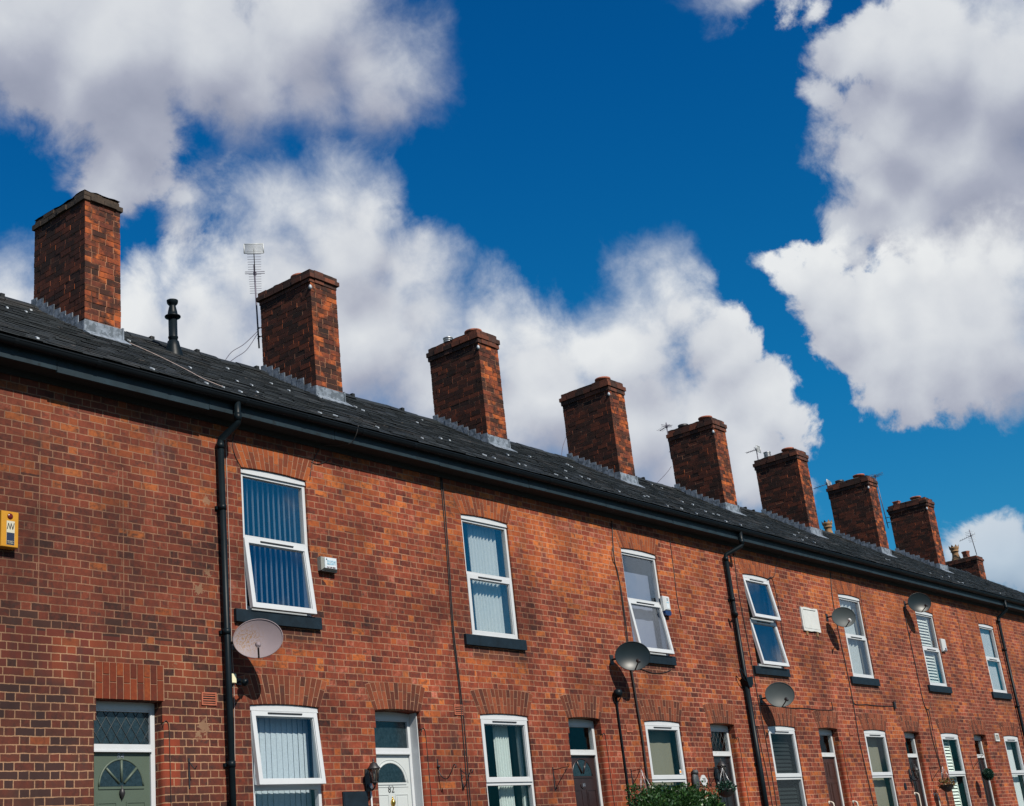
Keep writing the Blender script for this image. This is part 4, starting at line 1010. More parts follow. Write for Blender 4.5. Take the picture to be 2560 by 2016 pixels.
MB().lathe((.718, -.095, 5.850), [(.001, -.012), (.026, -.010), (.034, -.002), (.034, .004)], 16, M4=Matrix.Rotation(R_(90), 4, 'X') @ Matrix.Diagonal((1, 1, -1, 1)).to_4x4()).build('lamp_lens', 'red_lamp', t)
lb = MB(); lb.box(.678, .772, -.0975, -.0955, 5.54, 5.80, 0); lb.box(.680, .770, -.0985, -.0960, 5.542, 5.672, 1); pl_ = lb.build('label_panel', ['label_cream', 'navy'], t)
zz = MB(); pts = [(.684, 5.705), (.700, 5.775), (.712, 5.715), (.726, 5.775), (.738, 5.715), (.752, 5.77), (.758, 5.76)]
pts = [(.686, 5.71), (.699, 5.775), (.719, 5.71), (.730, 5.775), (.750, 5.71), (.765, 5.778)]
for a, b in zip(pts, pts[1:]): zz.tube([(a[0], -.0985, a[1]), (b[0], -.0985, b[1])], .0042, 5)
zz.build('zigzag_logo', 'ink', pl_)
textmesh('lettering', 'SECURITY', .0175, (.725, -.0995, 5.577), 'label_cream', pl_); textmesh('lettering', 'SYSTEMS', .0175, (.725, -.0995, 5.558), 'label_cream', pl_)
t = thing('alarm_box', (5.36, 0, 5.78), 'square white and grey alarm box with faded security lettering, right of the first upstairs window', 'alarm box')
mb = MB(); rbox(mb, 5.255, 5.545, -.10, 0, 5.775, 5.955, .03); mb.box(5.262, 5.538, -.07, -.002, 5.762, 5.776, 1); mb.build('casing', ['grey_side', 'ink'], t)
lb = MB(); lb.box(5.288, 5.512, -.103, -.0995, 5.80, 5.945).build('label_panel', 'label_white', t); lb = t.children[-1]
textmesh('lettering', 'FIVE STAR', .036, (5.412, -.105, 5.893), 'ink_blue', lb); textmesh('lettering', 'SECURITY', .036, (5.412, -.105, 5.860), 'ink_blue', lb)
textmesh('lettering', '0161 684 8000', .026, (5.402, -.105, 5.812), 'ink_red', lb)
bl = MB()
for xx in (5.292, 5.508):
    for i in range(8): bl.box(xx - .003, xx + .003, -.105, -.1025, 5.805 + i * .0175, 5.814 + i * .0175)
bl.prism([(5.318, 5.908), (5.340, 5.908), (5.336, 5.920), (5.331, 5.93), (5.329, 5.936), (5.326, 5.93), (5.321, 5.92)], -.105, -.1025); bl.build('printed_marks', 'ink', lb)
t = thing('alarm_box', (13.765, 0, 5.87), 'slim white alarm box with a dark blue base, right of the third upstairs window', 'alarm box')
mb = MB(); rbox(mb, 13.67, 13.88, -.075, 0, 5.955, 6.225, .025); mb.build('casing', 'cream_plastic' if False else 'white_plastic', t)
mb = MB(); mb.prism([(13.672, 5.955), (13.878, 5.955), (13.872, 5.90), (13.84, 5.872), (13.71, 5.872), (13.678, 5.90)], -.070, 0); mb.build('strobe_lens', 'navy_lens', t)
mk = MB(); mk.prism([(13.765, 6.145), (13.80, 6.145), (13.797, 6.16), (13.768, 6.16)], -.0775, -.0745); ring(mk, 13.782, 6.165, .013, .022, -.076, .003, 0, 180, 10); mk.build('bell_logo', 'navy', t)
mk = MB(); mk.box(13.745, 13.82, -.0768, -.0745, 6.10, 6.115, 1); mk.box(13.745, 13.82, -.0768, -.0745, 6.0, 6.085, 0); mk.build('printed_panel', ['label_white', 'ink_blue'], t)
t = thing('alarm_box', (26.78, 0, 6.03), 'small white alarm box right of the slatted upstairs window', 'alarm box')
mb = MB(); rbox(mb, 26.68, 26.93, -.075, 0, 6.035, 6.355, .025); mb.build('casing', 'white_plastic', t)
MB().box(26.78, 26.86, -.0775, -.0745, 6.06, 6.12).build('strobe_lens', 'navy_lens', t)
M['plaque'] = simple('whitewashed_stone', (.46, .48, .47), .8, var=.06, scale=7, bump=.5, dirt=((.40, .38, .36), 5.0, .60, .5))
mb = MB(); rr = random.Random(4); n = 10
q = [(19.15 + .78 * i / n, 6.02 + rr.uniform(-.012, .006)) for i in range(n + 1)] + [(19.93 + rr.uniform(-.006, .012), 6.02 + .49 * i / 6) for i in range(1, 6)] + [(19.93 - .78 * i / n, 6.515 + rr.uniform(-.008, .010)) for i in range(n + 1)] + [(19.15 + rr.uniform(-.012, .006), 6.515 - .49 * i / 6) for i in range(1, 6)]
mb.prism(q, -.035, 0); mb.box(19.20, 19.88, -.040, -.034, 6.07, 6.455); mb.tube([(19.25, -.041, 6.475), (19.82, -.041, 6.478)], .008, 6)
t = mb.build('wall_plaque', 'plaque', root=True); tagp(t, 'blank whitewashed stone plaque on two small corbels, high on the brick wall', 'plaque')
cb = MB(); cb.prism([(-.03, 6.02), (0, 6.02), (0, 5.92), (-.015, 5.93)], 19.26, 19.34, axis='x'); cb.prism([(-.03, 6.02), (0, 6.02), (0, 5.92), (-.015, 5.93)], 19.74, 19.82, axis='x'); cb.build('corbels', 'clay_pale', t)
M['paint_chip'] = M['plaque']
mb = MB(); mb.box(29.12, 29.40, -.012, 0, 3.85, 4.05); bars(mb, 29.12, 29.40, 3.85, 4.05, .035, -.03, -.01); mb.box(29.17, 29.35, -.020, -.01, 3.90, 4.0, 1)
tagp(mb.build('wall_vent', ['plaque', 'grey_side'], root=True), 'small flaking white vent cover above the last ground floor window', 'vent')
mb = MB(); rbox(mb, 3.70, 3.775, -.045, 0, 4.235, 4.345, .004)
tagp(mb.build('junction_box', 'cream_plastic', root=True), 'cream cable junction box beside the left drainpipe below the rusty dish', 'junction box')
t = thing('security_light', (3.84, 0, 4.25), 'small black security light below the rusty dish', 'light')
MB().box(3.80, 3.87, -.02, 0, 4.22, 4.30).tube([(3.835, -.01, 4.26), (3.835, -.09, 4.24)], .012, 8).build('bracket', 'iron', t)
MB().lathe((3.835, -.12, 4.235), [(.002, -.05), (.03, -.04), (.045, -.01), (.045, .015), (.03, .035), (.002, .04)], 14).build('lamp_head', 'pipe', t)
t = thing('wall_lamp', (16.07, 0, 6.08), 'round black floodlight fixed to the second drainpipe', 'light')
MB().tube([(16.20, -.09, 6.09), (16.08, -.13, 6.07)], .014, 8).build('bracket', 'iron', t)
MB().lathe((16.03, -.15, 6.06), [(.002, -.03), (.05, -.025), (.075, .0), (.075, .02), (.06, .04), (.002, .045)], 16, M4=Matrix.Rotation(R_(70), 4, 'Y')).build('lamp_head', 'pipe', t)
t = thing('overflow_pipe', (11.85, -.03, GZ), 'thin black pipe ending in a round black head, below the glossy dark dish', 'pipe')
MB().tube(bez([(11.80, -.05, 4.36), (11.81, -.03, 4.25), (11.82, -.025, 3.6), (11.83, -.025, 2.8), (11.84, -.025, GZ)], 4), .019, 8).build('pipe', 'pipe', t)
MB().lathe((11.80, -.085, 4.41), [(.002, -.075), (.045, -.06), (.075, -.02), (.078, .02), (.06, .055), (.03, .072), (.002, .076)], 18).build('round_head', 'pipe', t)

# roof flue
t = thing('roof_flue', (4.92, 2.44, RZ(2.44)), 'black flue pipe with a flared cap on the slates right of the leftmost chimney', 'flue')
z = RZ(2.44)
MB().lathe((4.92, 2.44, z), [(.15, -.10), (.135, -.02), (.105, .08), (.085, .17), (.072, .18)], 20, cap=False).build('flashing_cone', 'pipe', t)
MB().lathe((4.92, 2.44, z), [(.066, .10), (.066, .22), (.074, .23), (.074, .25), (.066, .26), (.066, .57)], 20).build('pipe', 'pipe', t)
MB().lathe((4.92, 2.44, z), [(.066, .555), (.118, .570), (.120, .585), (.078, .60), (.070, .66), (.052, .74), (.048, .76), (.060, .775), (.080, .80), (.086, .835), (.086, .845), (.01, .848)], 20).build('cowl', 'pipe', t)
# ------------------------------------------------------------------ cables on the wall
def cable(pts, r, label, y=-.010, mat='cable', name='cable', n=5):
    o = MB().tube(bez([(p[0], p[2] if len(p) > 2 else y, p[1]) for p in pts], n), r, 6).build(name, mat, root=True)
    return tagp(o, label, 'cable', 'cables fixed to the front walls')
cable([(3.771, 7.44), (3.766, 6.566), (3.762, 5.6), (3.749, 4.80), (3.755, 4.46), (3.758, 4.12), (3.735, 3.4), (3.712, 2.83), (3.71, 1.3)], .0045, 'pale thin cable running down beside the left drainpipe', mat='cable_pale')
cable([(7.93, 7.50), (7.940, 6.992), (7.918, 6.13), (7.885, 5.2), (7.919, 4.285), (7.927, 3.695), (7.909, 2.737), (7.91, 1.3)], .0075, 'right one of the twin black cables between the first two upstairs windows')
cable([(7.90, 7.50), (7.90, 6.992), (7.884, 6.13), (7.855, 5.2), (7.888, 4.284), (7.881, 3.694), (7.864, 2.738), (7.86, 1.3)], .0075, 'left one of the twin black cables between the first two upstairs windows')
cable([(12.423, 7.45), (12.341, 6.786), (12.42, 6.25), (12.429, 5.6), (12.414, 5.321), (12.40, 5.10)], .010, 'black cable dropping from the gutter to the glossy dark dish')
cable([(12.359, 7.014), (12.287, 6.83), (12.30, 6.70), (12.394, 6.55), (12.40, 6.0), (12.38, 5.4), (12.36, 5.1)], .006, 'thin bowed cable beside the one feeding the glossy dark dish')
cable([(12.37, 4.90, -.03), (12.383, 4.70, -.03), (12.405, 4.223, -.03), (12.433, 3.647, -.03), (12.419, 3.001, -.03), (12.42, 1.3, -.03)], .019, 'thick black conduit below the glossy dark dish')
cable([(12.50, 4.90), (12.797, 4.86), (13.095, 4.82), (13.45, 4.85), (13.702, 4.914)], .006, 'slack black cable looping under the third upstairs sill')
cable([(14.296, 7.35), (14.281, 6.88), (14.246, 6.219), (14.292, 5.86)], .006, 'short dark cable right of the slim blue-based alarm box')
cable([(16.661, 7.40), (16.61, 6.576), (16.640, 5.883), (16.672, 5.199), (16.69, 4.4), (16.74, 3.565), (16.736, 2.534), (16.74, 1.3)], .008, 'black cable running the full height just right of the hopper drainpipe')
cable([(16.60, 4.40), (16.52, 4.36), (16.475, 4.2), (16.472, 3.823), (16.56, 3.047), (16.565, 2.518), (16.57, 1.3)], .007, 'thin cable from the grey dish down beside the hopper drainpipe')
cable([(16.70, 4.40), (17.0, 4.40), (17.457, 4.393), (18.0, 4.37), (18.527, 4.384), (19.3, 4.37), (19.82, 4.385), (19.87, 4.42), (19.868, 4.555)], .008, 'black cable running level to the right from the grey dish')
cable([(18.60, 7.56, -.24), (18.45, 7.50, -.10), (18.40, 7.30), (18.25, 7.08), (17.93, 6.985)], .006, 'thin cable sagging from the gutter to the top of the doubly open window')
cable([(17.93, 6.985), (18.08, 7.035), (18.16, 6.95), (18.21, 6.5), (18.18, 5.9), (18.145, 5.5), (18.119, 5.241)], .006, 'thin cable down the right side of the doubly open window')
cable([(21.0, 7.45), (20.87, 6.9), (20.845, 6.3), (20.87, 5.8), (20.898, 5.392), (20.92, 4.635), (20.877, 3.742), (20.95, 2.9), (20.986, 2.2), (20.99, 1.3)], .011, 'black cable dropping past the dish with the pale receiver to the ground')
cable([(20.92, 4.62), (21.0, 4.545), (21.3, 4.54), (21.6, 4.555), (21.956, 4.545), (22.5, 4.55), (23.06, 4.567)], .009, 'wavy black cable branching right below the beige-blind house window sill')
b = MB(); b.box(23.02, 23.10, -.045, 0, 4.50, 4.66); tagp(b.build('cable_clip_box', 'iron', root=True), 'small black box at the end of the wavy branching cable', 'junction box')
cable([(22.43, 7.40), (22.38, 6.9), (22.35, 6.3), (22.31, 5.7), (22.33, 5.25)], .005, 'hairline cable right of the window overlapped by a dish')
cable([(24.82, 7.0), (24.78, 6.474), (24.797, 5.74), (24.815, 4.82), (24.86, 4.62), (24.95, 4.40), (24.92, 3.945), (25.0, 3.4), (25.05, 3.0), (25.04, 2.3), (25.04, 1.3)], .011, 'black cable from the highest dish down to the ground')
cable([(24.87, 4.62), (24.96, 4.55), (25.10, 4.56), (25.19, 4.62), (25.226, 4.723)], .007, 'short cable hook curling up right of the highest dish cable')
cable([(25.07, 4.55), (25.055, 3.9), (25.07, 3.27), (25.11, 2.336), (25.11, 1.3)], .007, 'second thinner cable below the highest dish')
cable([(28.35, 7.40), (28.30, 6.6), (28.33, 5.8), (28.3, 5.0)], .004, 'hairline cable left of the last upstairs window')
cable([(31.45, 7.2), (31.43, 6.0), (31.47, 4.5), (31.45, 2.0)], .010, 'cable following the right edge drainpipe')
cable([(5.80, 7.80, -.40), (5.77, 7.66, -.37), (5.74, 7.56, -.28), (5.62, 7.54, -.15), (5.45, 7.53, -.03), (5.28, 7.30), (5.24, 7.2), (5.20, 7.02)], .005, 'thin cable hanging off the gutter to the first upstairs window')
cable([(5.24, 7.28), (5.36, 7.27), (5.52, 7.33), (5.62, 7.40)], .005, 'thin cable curling right from the corner of the first upstairs arch')
cable([(3.93, 7.45), (3.88, 7.28), (3.92, 7.12), (4.03, 6.96)], .004, 'hairline cable down the left edge of the first upstairs arch')
for k, lab in ((-1, 'thin dark shadow and joint line added along the jamb of the green door'), (0, 'thin dark shadow and joint line added along the jamb of the white door'), (1, 'thin dark shadow and joint line added along the jamb of door number 80'), (2, 'thin dark shadow and joint line added along the jamb of the leaded black door'), (3, 'thin dark shadow and joint line added along the jamb of the chocolate brown door')):
    x = 7.016 + 4.3 * k
    cable([(x + .005, 3.72), (x + .03, 3.77), (x + .065, 3.76), (x + .085, 3.68), (x + .09, 3.3), (x + .092, 2.7), (x + .09, 2.0), (x + .09, 1.3)], .0045, lab, y=-.006)  # dark tube drawn in as the joint and shadow line of the rounded jamb

# ------------------------------------------------------------------ lanterns
M['lantern_glass'] = glassmat('lantern_glass', 3.0, (.45, .45, .42))
def lantern(mx, mz, bx, by, bz, label, s=1.0, plate=True):
    t = thing('wall_lantern', (mx, 0, mz), label, 'lantern', 'lanterns beside the doors')
    b = MB()
    b.prism([(mx - .035 * s + 0, mz - .14 * s), (mx + .035 * s, mz - .14 * s), (mx + .045 * s, mz), (mx + .03 * s, mz + .14 * s), (mx - .03 * s, mz + .14 * s), (mx - .045 * s, mz)], -.018, 0)
    b.tube(bez([(mx, -.01, mz - .05 * s), (mx, by * .5, mz - .13 * s), (bx, by, bz - .15 * s), (bx, by, bz - .11 * s)], 5), .011 * s, 8); b.build('bracket', 'iron', t)
    g = MB(); g.lathe((bx, by, bz), [(.045 * s, -.10 * s), (.068 * s, .07 * s)], 6, cap=False); g.build('glass', 'lantern_glass', t)
    f = MB()
    for i in range(6):
        a = math.pi / 3 * i
        f.tube([(bx + .045 * s * math.cos(a), by + .045 * s * math.sin(a), bz - .10 * s), (bx + .069 * s * math.cos(a), by + .069 * s * math.sin(a), bz + .07 * s)], .005 * s, 5)
    f.lathe((bx, by, bz), [(.002, -.135 * s), (.02 * s, -.13 * s), (.025 * s, -.11 * s), (.05 * s, -.105 * s), (.048 * s, -.09 * s)], 6)
    f.build('cage', 'iron', t)
    r = MB(); r.lathe((bx, by, bz), [(.088 * s, .066 * s), (.088 * s, .074 * s), (.06 * s, .105 * s), (.045 * s, .135 * s), (.02 * s, .15 * s), (.008 * s, .16 * s), (.013 * s, .175 * s), (.008 * s, .19 * s), (.002, .21 * s)], 12); r.build('lamp_roof', 'iron', t)
    MB().lathe((bx, by, bz), [(.012, -.09 * s), (.014, -.02 * s), (.02, .0), (.012, .03 * s), (.002, .04 * s)], 10).build('bulb', 'white_plastic', t)
    return t
lantern(5.905, 3.09, 5.885, -.16, 3.145, 'black lantern left of the white door, nearest lantern')
lantern(14.68, 3.10, 14.66, -.16, 3.16, 'black lantern in front of the black door behind the shrub')
lantern(23.19, 3.03, 23.20, -.16, 3.06, 'black lantern beside the door between the two white grab rails', .95)
t = thing('conduit', (5.955, 0, GZ), 'white plastic conduit below the nearest lantern', 'conduit')
MB().tube([(5.955, -.014, 2.96), (5.955, -.014, GZ)], .012, 8).build('tube', 'white_plastic', t)
MB().lathe((5.955, -.02, 3.0), [(.002, -.04), (.022, -.035), (.026, .01), (.018, .045), (.002, .05)], 10).build('elbow', 'white_plastic', t)
mb = MB(); mb.box(5.45, 5.885, -.022, 0, 2.62, 2.955); mb.box(5.47, 5.865, -.026, -.021, 2.64, 2.935)
tagp(mb.build('slate_sign', 'sill', root=True), 'blank black slate panel on the wall left of the white door', 'sign')

# ------------------------------------------------------------------ brackets for hanging baskets
def bracket(x, z0, z1, label, style='tri', L=.30):
    t = thing('hanging_bracket', (x, 0, z0), label, 'bracket', 'iron brackets for hanging baskets')
    mb = MB(); mb.box(x - .010, x + .010, -.008, 0, z0, z1)
    if style == 'tri':
        mb.tube([(x, -.006, z1 - .04), (x, -L, z1 - .03), (x, -L - .02, z1 - .005), (x, -L + .0, z1 + .012), (x, -L + .02, z1 - .01)], .006, 6)
        mb.tube(bez([(x, -.006, z0 + .02), (x, -.10, z0 + .12), (x, -L + .02, z1 - .04)], 5), .006, 6)
    elif style == 'scroll':
        mb.tube([(x, -.006, z1 - .02), (x, -.05, z1 - .06), (x, -.12, z1 - .10), (x, -.17, z1 - .14)], .006, 6)
        mb.tube(bez([(x, -.006, z0 + .01), (x, -.08, z0 + .07), (x, -.15, z0 + .19), (x, -.19, z0 + .25), (x, -.215, z0 + .23), (x, -.205, z0 + .205), (x, -.19, z0 + .215)], 5), .0065, 6)
        mb.tube(bez([(x, -.01, z1 - .11), (x, -.03, z1 - .10), (x, -.035, z1 - .125), (x, -.02, z1 - .14)], 4), .005, 6)
        mb.prism([(-.008, z0), (-.035, z0 + .02), (-.008, z0 + .13)], x - .008, x + .008, axis='x')
    elif style == 'swan':
        mb.lathe((x, -.02, z1 - .10), [(.002, -.02), (.022, -.012), (.026, 0), (.02, .012), (.002, .018)], 10)
        mb.tube(bez([(x, -.01, z0 + .03), (x, -.06, z0 - .06), (x, -.15, z0 - .10), (x, -.23, z0 - .03), (x, -.29, z0 + .06), (x, -.32, z0 + .06), (x, -.325, z0 + .03), (x, -.305, z0 + .025)], 6), .0075, 7)
    elif style == 'hook':
        mb.tube(bez([(x, -.006, z1 - .03), (x, -.07, z1 - .10), (x, -.11, z1 - .13), (x, -.13, z1 - .11), (x, -.14, z1 - .10)], 5), .006, 6)
    mb.build('ironwork', 'iron', t); return t
bracket(3.068, 3.03, 3.36, 'small rusty iron hook right of the green door', 'hook')
bracket(7.297, 3.18, 3.36, 'black swan-neck iron bracket right of the white door', 'swan')
bracket(7.77, 2.945, 3.235, 'black scrolled iron bracket overlapped by the twin cables', 'scroll')
bracket(9.90, 2.895, 3.245, 'rusty triangular iron bracket left of door number 80', 'tri')

# ------------------------------------------------------------------ plants
def leafmat(name, stops, rough=.5):
    m, g, out = newmat(name); a = g.new('ShaderNodeAttribute', attribute_name='rnd').outputs['Fac']
    c = g.ramp(a, stops); b = g.new('ShaderNodeBsdfPrincipled'); g.put(b.inputs['Base Color'], c); b.inputs['Roughness'].default_value = rough
    t_ = g.new('ShaderNodeBsdfTranslucent'); g.put(t_.inputs[0], c); mx = g.new('ShaderNodeMixShader'); mx.inputs[0].default_value = .25
    g.l.new(b.outputs[0], mx.inputs[1]); g.l.new(t_.outputs[0], mx.inputs[2]); g.l.new(mx.outputs[0], out.inputs[0]); return m
M['leaf'] = leafmat('shrub_leaves', [(0, (.008, .028, .008)), (.5, (.018, .062, .014)), (.9, (.045, .12, .022)), (1, (.12, .20, .05))], .40)
M['leaf_blue'] = leafmat('topiary_leaves', [(0, (.004, .022, .016)), (.6, (.010, .055, .035)), (1, (.03, .10, .05))], .45)
M['leaf_dry'] = leafmat('dry_basket_leaves', [(0, (.05, .03, .015)), (.5, (.16, .08, .02)), (1, (.12, .16, .03))])
M['petal_pink'] = simple('pink_petals', (.70, .16, .24), .6, var=.1); M['petal_white'] = simple('white_petals', (.80, .82, .70), .6, var=.1)
M['bark'] = simple('bark', (.06, .04, .03), .9)
def leaves(mb, c, rad, n, size, rnd, mi=0, shell=.0, lumps=None):
    for _ in range(n):
        while True:
            v = Vector((rnd.uniform(-1, 1), rnd.uniform(-1, 1), rnd.uniform(-1, 1)))
            if shell < v.length < 1: break
        if lumps: v = v * (1 + lumps * math.sin(v.x * 7 + c[0]) * math.cos(v.z * 6 + v.y * 5))
        p = Vector((c[0] + v.x * rad[0], c[1] + v.y * rad[1], c[2] + v.z * rad[2]))
        d = (v.normalized() + Vector((rnd.uniform(-1, 1), rnd.uniform(-1, 1), rnd.uniform(-.6, 1))) * .9).normalized()
        sd = d.cross(Vector((rnd.uniform(-1, 1), rnd.uniform(-1, 1), rnd.uniform(-1, 1)))).normalized(); L = size * rnd.uniform(.7, 1.35); w = L * .36; nn = d.cross(sd) * L * .12
        v_ = min(1, max(0, rnd.gauss(.45, .22)))
        mb.poly([p, p + d * L * .5 + sd * w + nn, p + d * L, p + d * L * .5 - sd * w + nn], mi, v_)
rnd = random.Random(11)
t = thing('shrub', (12.0, -.85, GZ), 'dense dark green leafy shrub at the bottom of the picture, in front of house 78', 'shrub')
mb = MB()
LUMPS = [(11.05, -.9, 2.30, .42, .38, .42), (11.45, -.8, 2.48, .36, .34, .36), (11.9, -.85, 2.40, .45, .40, .42), (12.3, -.8, 2.42, .38, .36, .40), (12.7, -.85, 2.34, .40, .36, .38), (13.0, -.8, 2.18, .36, .34, .40), (10.85, -.9, 2.05, .36, .34, .40), (11.6, -.95, 1.9, .9, .45, .6), (12.5, -.95, 1.85, .8, .45, .6)]
for L in LUMPS: leaves(mb, L[:3], L[3:], int(2600 * L[3] * L[5] / .17) if L[3] < .6 else 3500, .048, rnd, 0, .35, .10)
for _ in range(46):   # loose shoots above the outline
    x = rnd.uniform(10.75, 13.2); z = 2.62 if x > 12.8 else 2.74; y = -.8 + rnd.uniform(-.2, .2); q = Vector((x, y, z - .15)); d = Vector((rnd.uniform(-.4, .4), rnd.uniform(-.2, .2), 1)).normalized()
    for i in range(9):
        p = q + d * (i * .034); leaves(mb, p, (.025, .025, .02), 3, .04, rnd)
mb.build('foliage', 'leaf', t)
b = MB()
for i in range(7):
    x = 11.1 + i * .3; b.tube(bez([(12.0 + (x - 12) * .4, -.85, GZ), (x, -.85, 1.7), (x + rnd.uniform(-.1, .1), -.85 + rnd.uniform(-.1, .1), 2.4)], 4), [.02] * 9, 6)
b.build('stems', 'bark', t)
def basket(x, y, z, r, label, chains_to, mat='leaf', flowers=None, br=None, n=420, deep=.8):
    t = thing('hanging_basket', (x, y, z - r), label, 'hanging basket', 'hanging baskets by the doors')
    MB().lathe((x, y, z), [(.02, -r * deep), (r * .5, -r * deep * .85), (r * .85, -r * .45), (r, 0), (r + .008, .006), (r * .9, .004)], 18, cap=False).build('bowl', 'iron', t)
    mb = MB(); leaves(mb, (x, y, z + .03), (r * 1.1, r * 1.1, r * .75), n, .045, rnd); mb.build('plants', mat, t)
    c = MB()
    for i in range(3):
        a = 2 * math.pi * i / 3 + .5; c.tube([(x + r * math.cos(a), y + r * math.sin(a), z), chains_to], .0035, 5)
    c.build('chains', 'steel', t)
    for i, (fx, fy, fz, m_) in enumerate(flowers or []):
        f = MB()
        for j in range(7):
            a = 2 * math.pi * j / 7; f.lathe((fx + .022 * math.cos(a), fy + .01 * math.sin(a * 2), fz + .022 * math.sin(a)), [(.002, -.018), (.016, 0), (.002, .018)], 7)
        f.build('flower', m_, t)
    return t
bracket(12.01, 2.95, 3.215, 'iron bracket holding the flower basket above the shrub', 'tri', .20)
basket(11.98, -.30, 2.70, .15, 'hanging basket with one pink and one white flower, rising from the shrub', (12.01, -.20, 3.18), 'leaf', [(12.0, -.47, 2.835, 'petal_pink'), (12.04, -.44, 2.845, 'petal_white')])
bracket(14.43, 2.90, 3.22, 'thin iron bracket right of the house number 78 plaque', 'tri', .30)
basket(14.43, -.31, 2.80, .15, 'blue-green hanging basket on chains in front of the black door', (14.43, -.30, 3.19), 'leaf_blue')
bracket(24.40, 2.885, 3.215, 'thin iron bracket above the brown-leaved basket', 'tri', .31)
basket(24.42, -.32, 2.765, .155, 'black bowl basket of brown and orange leaves left of a slatted window', (24.42, -.31, 3.19), 'leaf_dry', n=260, deep=1.0)
t = thing('topiary_ball', (27.14, -.335, 2.85), 'dark green hanging topiary ball beside the black door at the far right', 'topiary ball')
mb = MB(); leaves(mb, (27.14, -.335, 2.983), (.135, .135, .135), 2600, .022, rnd, 0, .80); mb.lathe((27.14, -.335, 2.983), [(.002, -.118), (.06, -.10), (.105, -.05), (.118, 0), (.105, .05), (.06, .10), (.002, .118)], 16); mb.build('foliage', 'leaf_blue', t)
MB().tube([(27.14, -.335, 3.09), (27.13, -.33, 3.40)], .003, 5).build('chain', 'iron', t)
bracket(27.12, 3.14, 3.475, 'thin iron bracket holding the topiary ball', 'tri', .33)
# owl ornament, number plaque, oval plate, grab rails
t = thing('owl_ornament', (13.90, 0, 2.84), 'dark grey owl wall ornament left of the white number plaque', 'ornament')
M['owl'] = simple('weathered_grey_resin', (.035, .045, .05), .6, var=.3, scale=25, bump=.6)
MB().lathe((13.90, -.05, 2.99), [(.004, -.16), (.03, -.15), (.055, -.10), (.075, -.02), (.078, .06), (.066, .11), (.05, .12)], 14, M4=Matrix.Diagonal((1.05, .62, 1, 1))).build('body', 'owl', t)
hd = MB(); hd.lathe((13.90, -.055, 3.135), [(.05, -.03), (.062, 0), (.055, .035), (.02, .045), (.002, .046)], 14)
for s_ in (-1, 1): hd.tube([(13.90 + s_ * .042, -.055, 3.16), (13.90 + s_ * .05, -.055, 3.20)], [.018, .003], 6)
hd.tube([(13.90, -.11, 3.13), (13.90, -.13, 3.105)], [.01, .002], 6); hd.build('head', 'owl', t)
wg = MB()
for s_ in (-1, 1): wg.lathe((13.90 + s_ * .062, -.05, 2.98), [(.003, -.13), (.022, -.08), (.03, 0), (.024, .07), (.004, .10)], 10, M4=Matrix.Diagonal((.8, 1.2, 1, 1)))
wg.build('wings', 'owl', t)
t = thing('house_number_plaque', (14.235, 0, 2.92), 'white shaped house number plaque reading 78', 'number plaque')
cx, cz = 14.237, 3.008
MB().prism([(cx - .055, cz - .075), (cx - .03, cz - .095), (cx + .03, cz - .095), (cx + .055, cz - .075), (cx + .09, cz - .04), (cx + .125, cz), (cx + .09, cz + .04), (cx + .055, cz + .075), (cx + .03, cz + .092), (cx - .03, cz + .092), (cx - .055, cz + .075), (cx - .09, cz + .04), (cx - .125, cz), (cx - .09, cz - .04)], -.014, 0).build('plate', 'white_plastic', t)
textmesh('lettering', '78', .10, (cx, -.0155, cz), 'ink', t, spacing=1.1)
mb = MB(); mb.prism([(22.82 + .06 * math.cos(a), 2.795 + .08 * math.sin(a)) for a in [2 * math.pi * i / 24 for i in range(24)]], -.014, 0); mb.prism([(22.82 + .045 * math.cos(a), 2.795 + .062 * math.sin(a)) for a in [2 * math.pi * i / 24 for i in range(24)]], -.019, -.013)
tagp(mb.build('oval_plate', 'sill', root=True), 'small dark oval plate on the wall left of the far lantern', 'plate')
M['rail'] = simple('cream_white_rail', (.52, .49, .42), .4, var=.05)
for x, z, lab in ((18.95, 2.54, 'white grab rail left of the chocolate brown door'), (20.04, 2.53, 'white grab rail right of the chocolate brown door'), (23.27, 2.64, 'white grab rail left of the lantern-lit black door'), (24.36, 2.61, 'white grab rail right of the lantern-lit black door')):
    t = thing('grab_rail', (x, 0, GZ + .3), lab, 'handrail', 'white grab rails by the doors')
    MB().tube(bez([(x, -.0, z - .01), (x, -.035, z), (x, -.075, z - .02), (x, -.09, z - .07), (x, -.09, z - .3), (x, -.09, 1.75), (x, -.05, 1.68), (x, 0, 1.68)], 5), .016, 10).build('rail', 'rail', t)
    MB().lathe((x, -.004, z - .01), [(.002, -.006), (.035, -.006), (.035, .006), (.002, .012)], 12, M4=Matrix.Rotation(R_(90), 4, 'X')).build('fixing_rose', 'rail', t)
mb = MB(); mb.box(13.59 - .03, 13.59 + .03, .0395, .0415, 3.13, 3.20); mb.box(13.59 - .02, 13.59 + .02, .0385, .0397, 3.145, 3.185, 1)
M['sticker'] = simple('orange_sticker', (.75, .30, .02), .5, var=.1)
tagp(mb.build('window_sticker', ['label_white', 'sticker'], root=True), 'small orange and white sticker in the corner of the beige-blind window above the shrub', 'sticker')

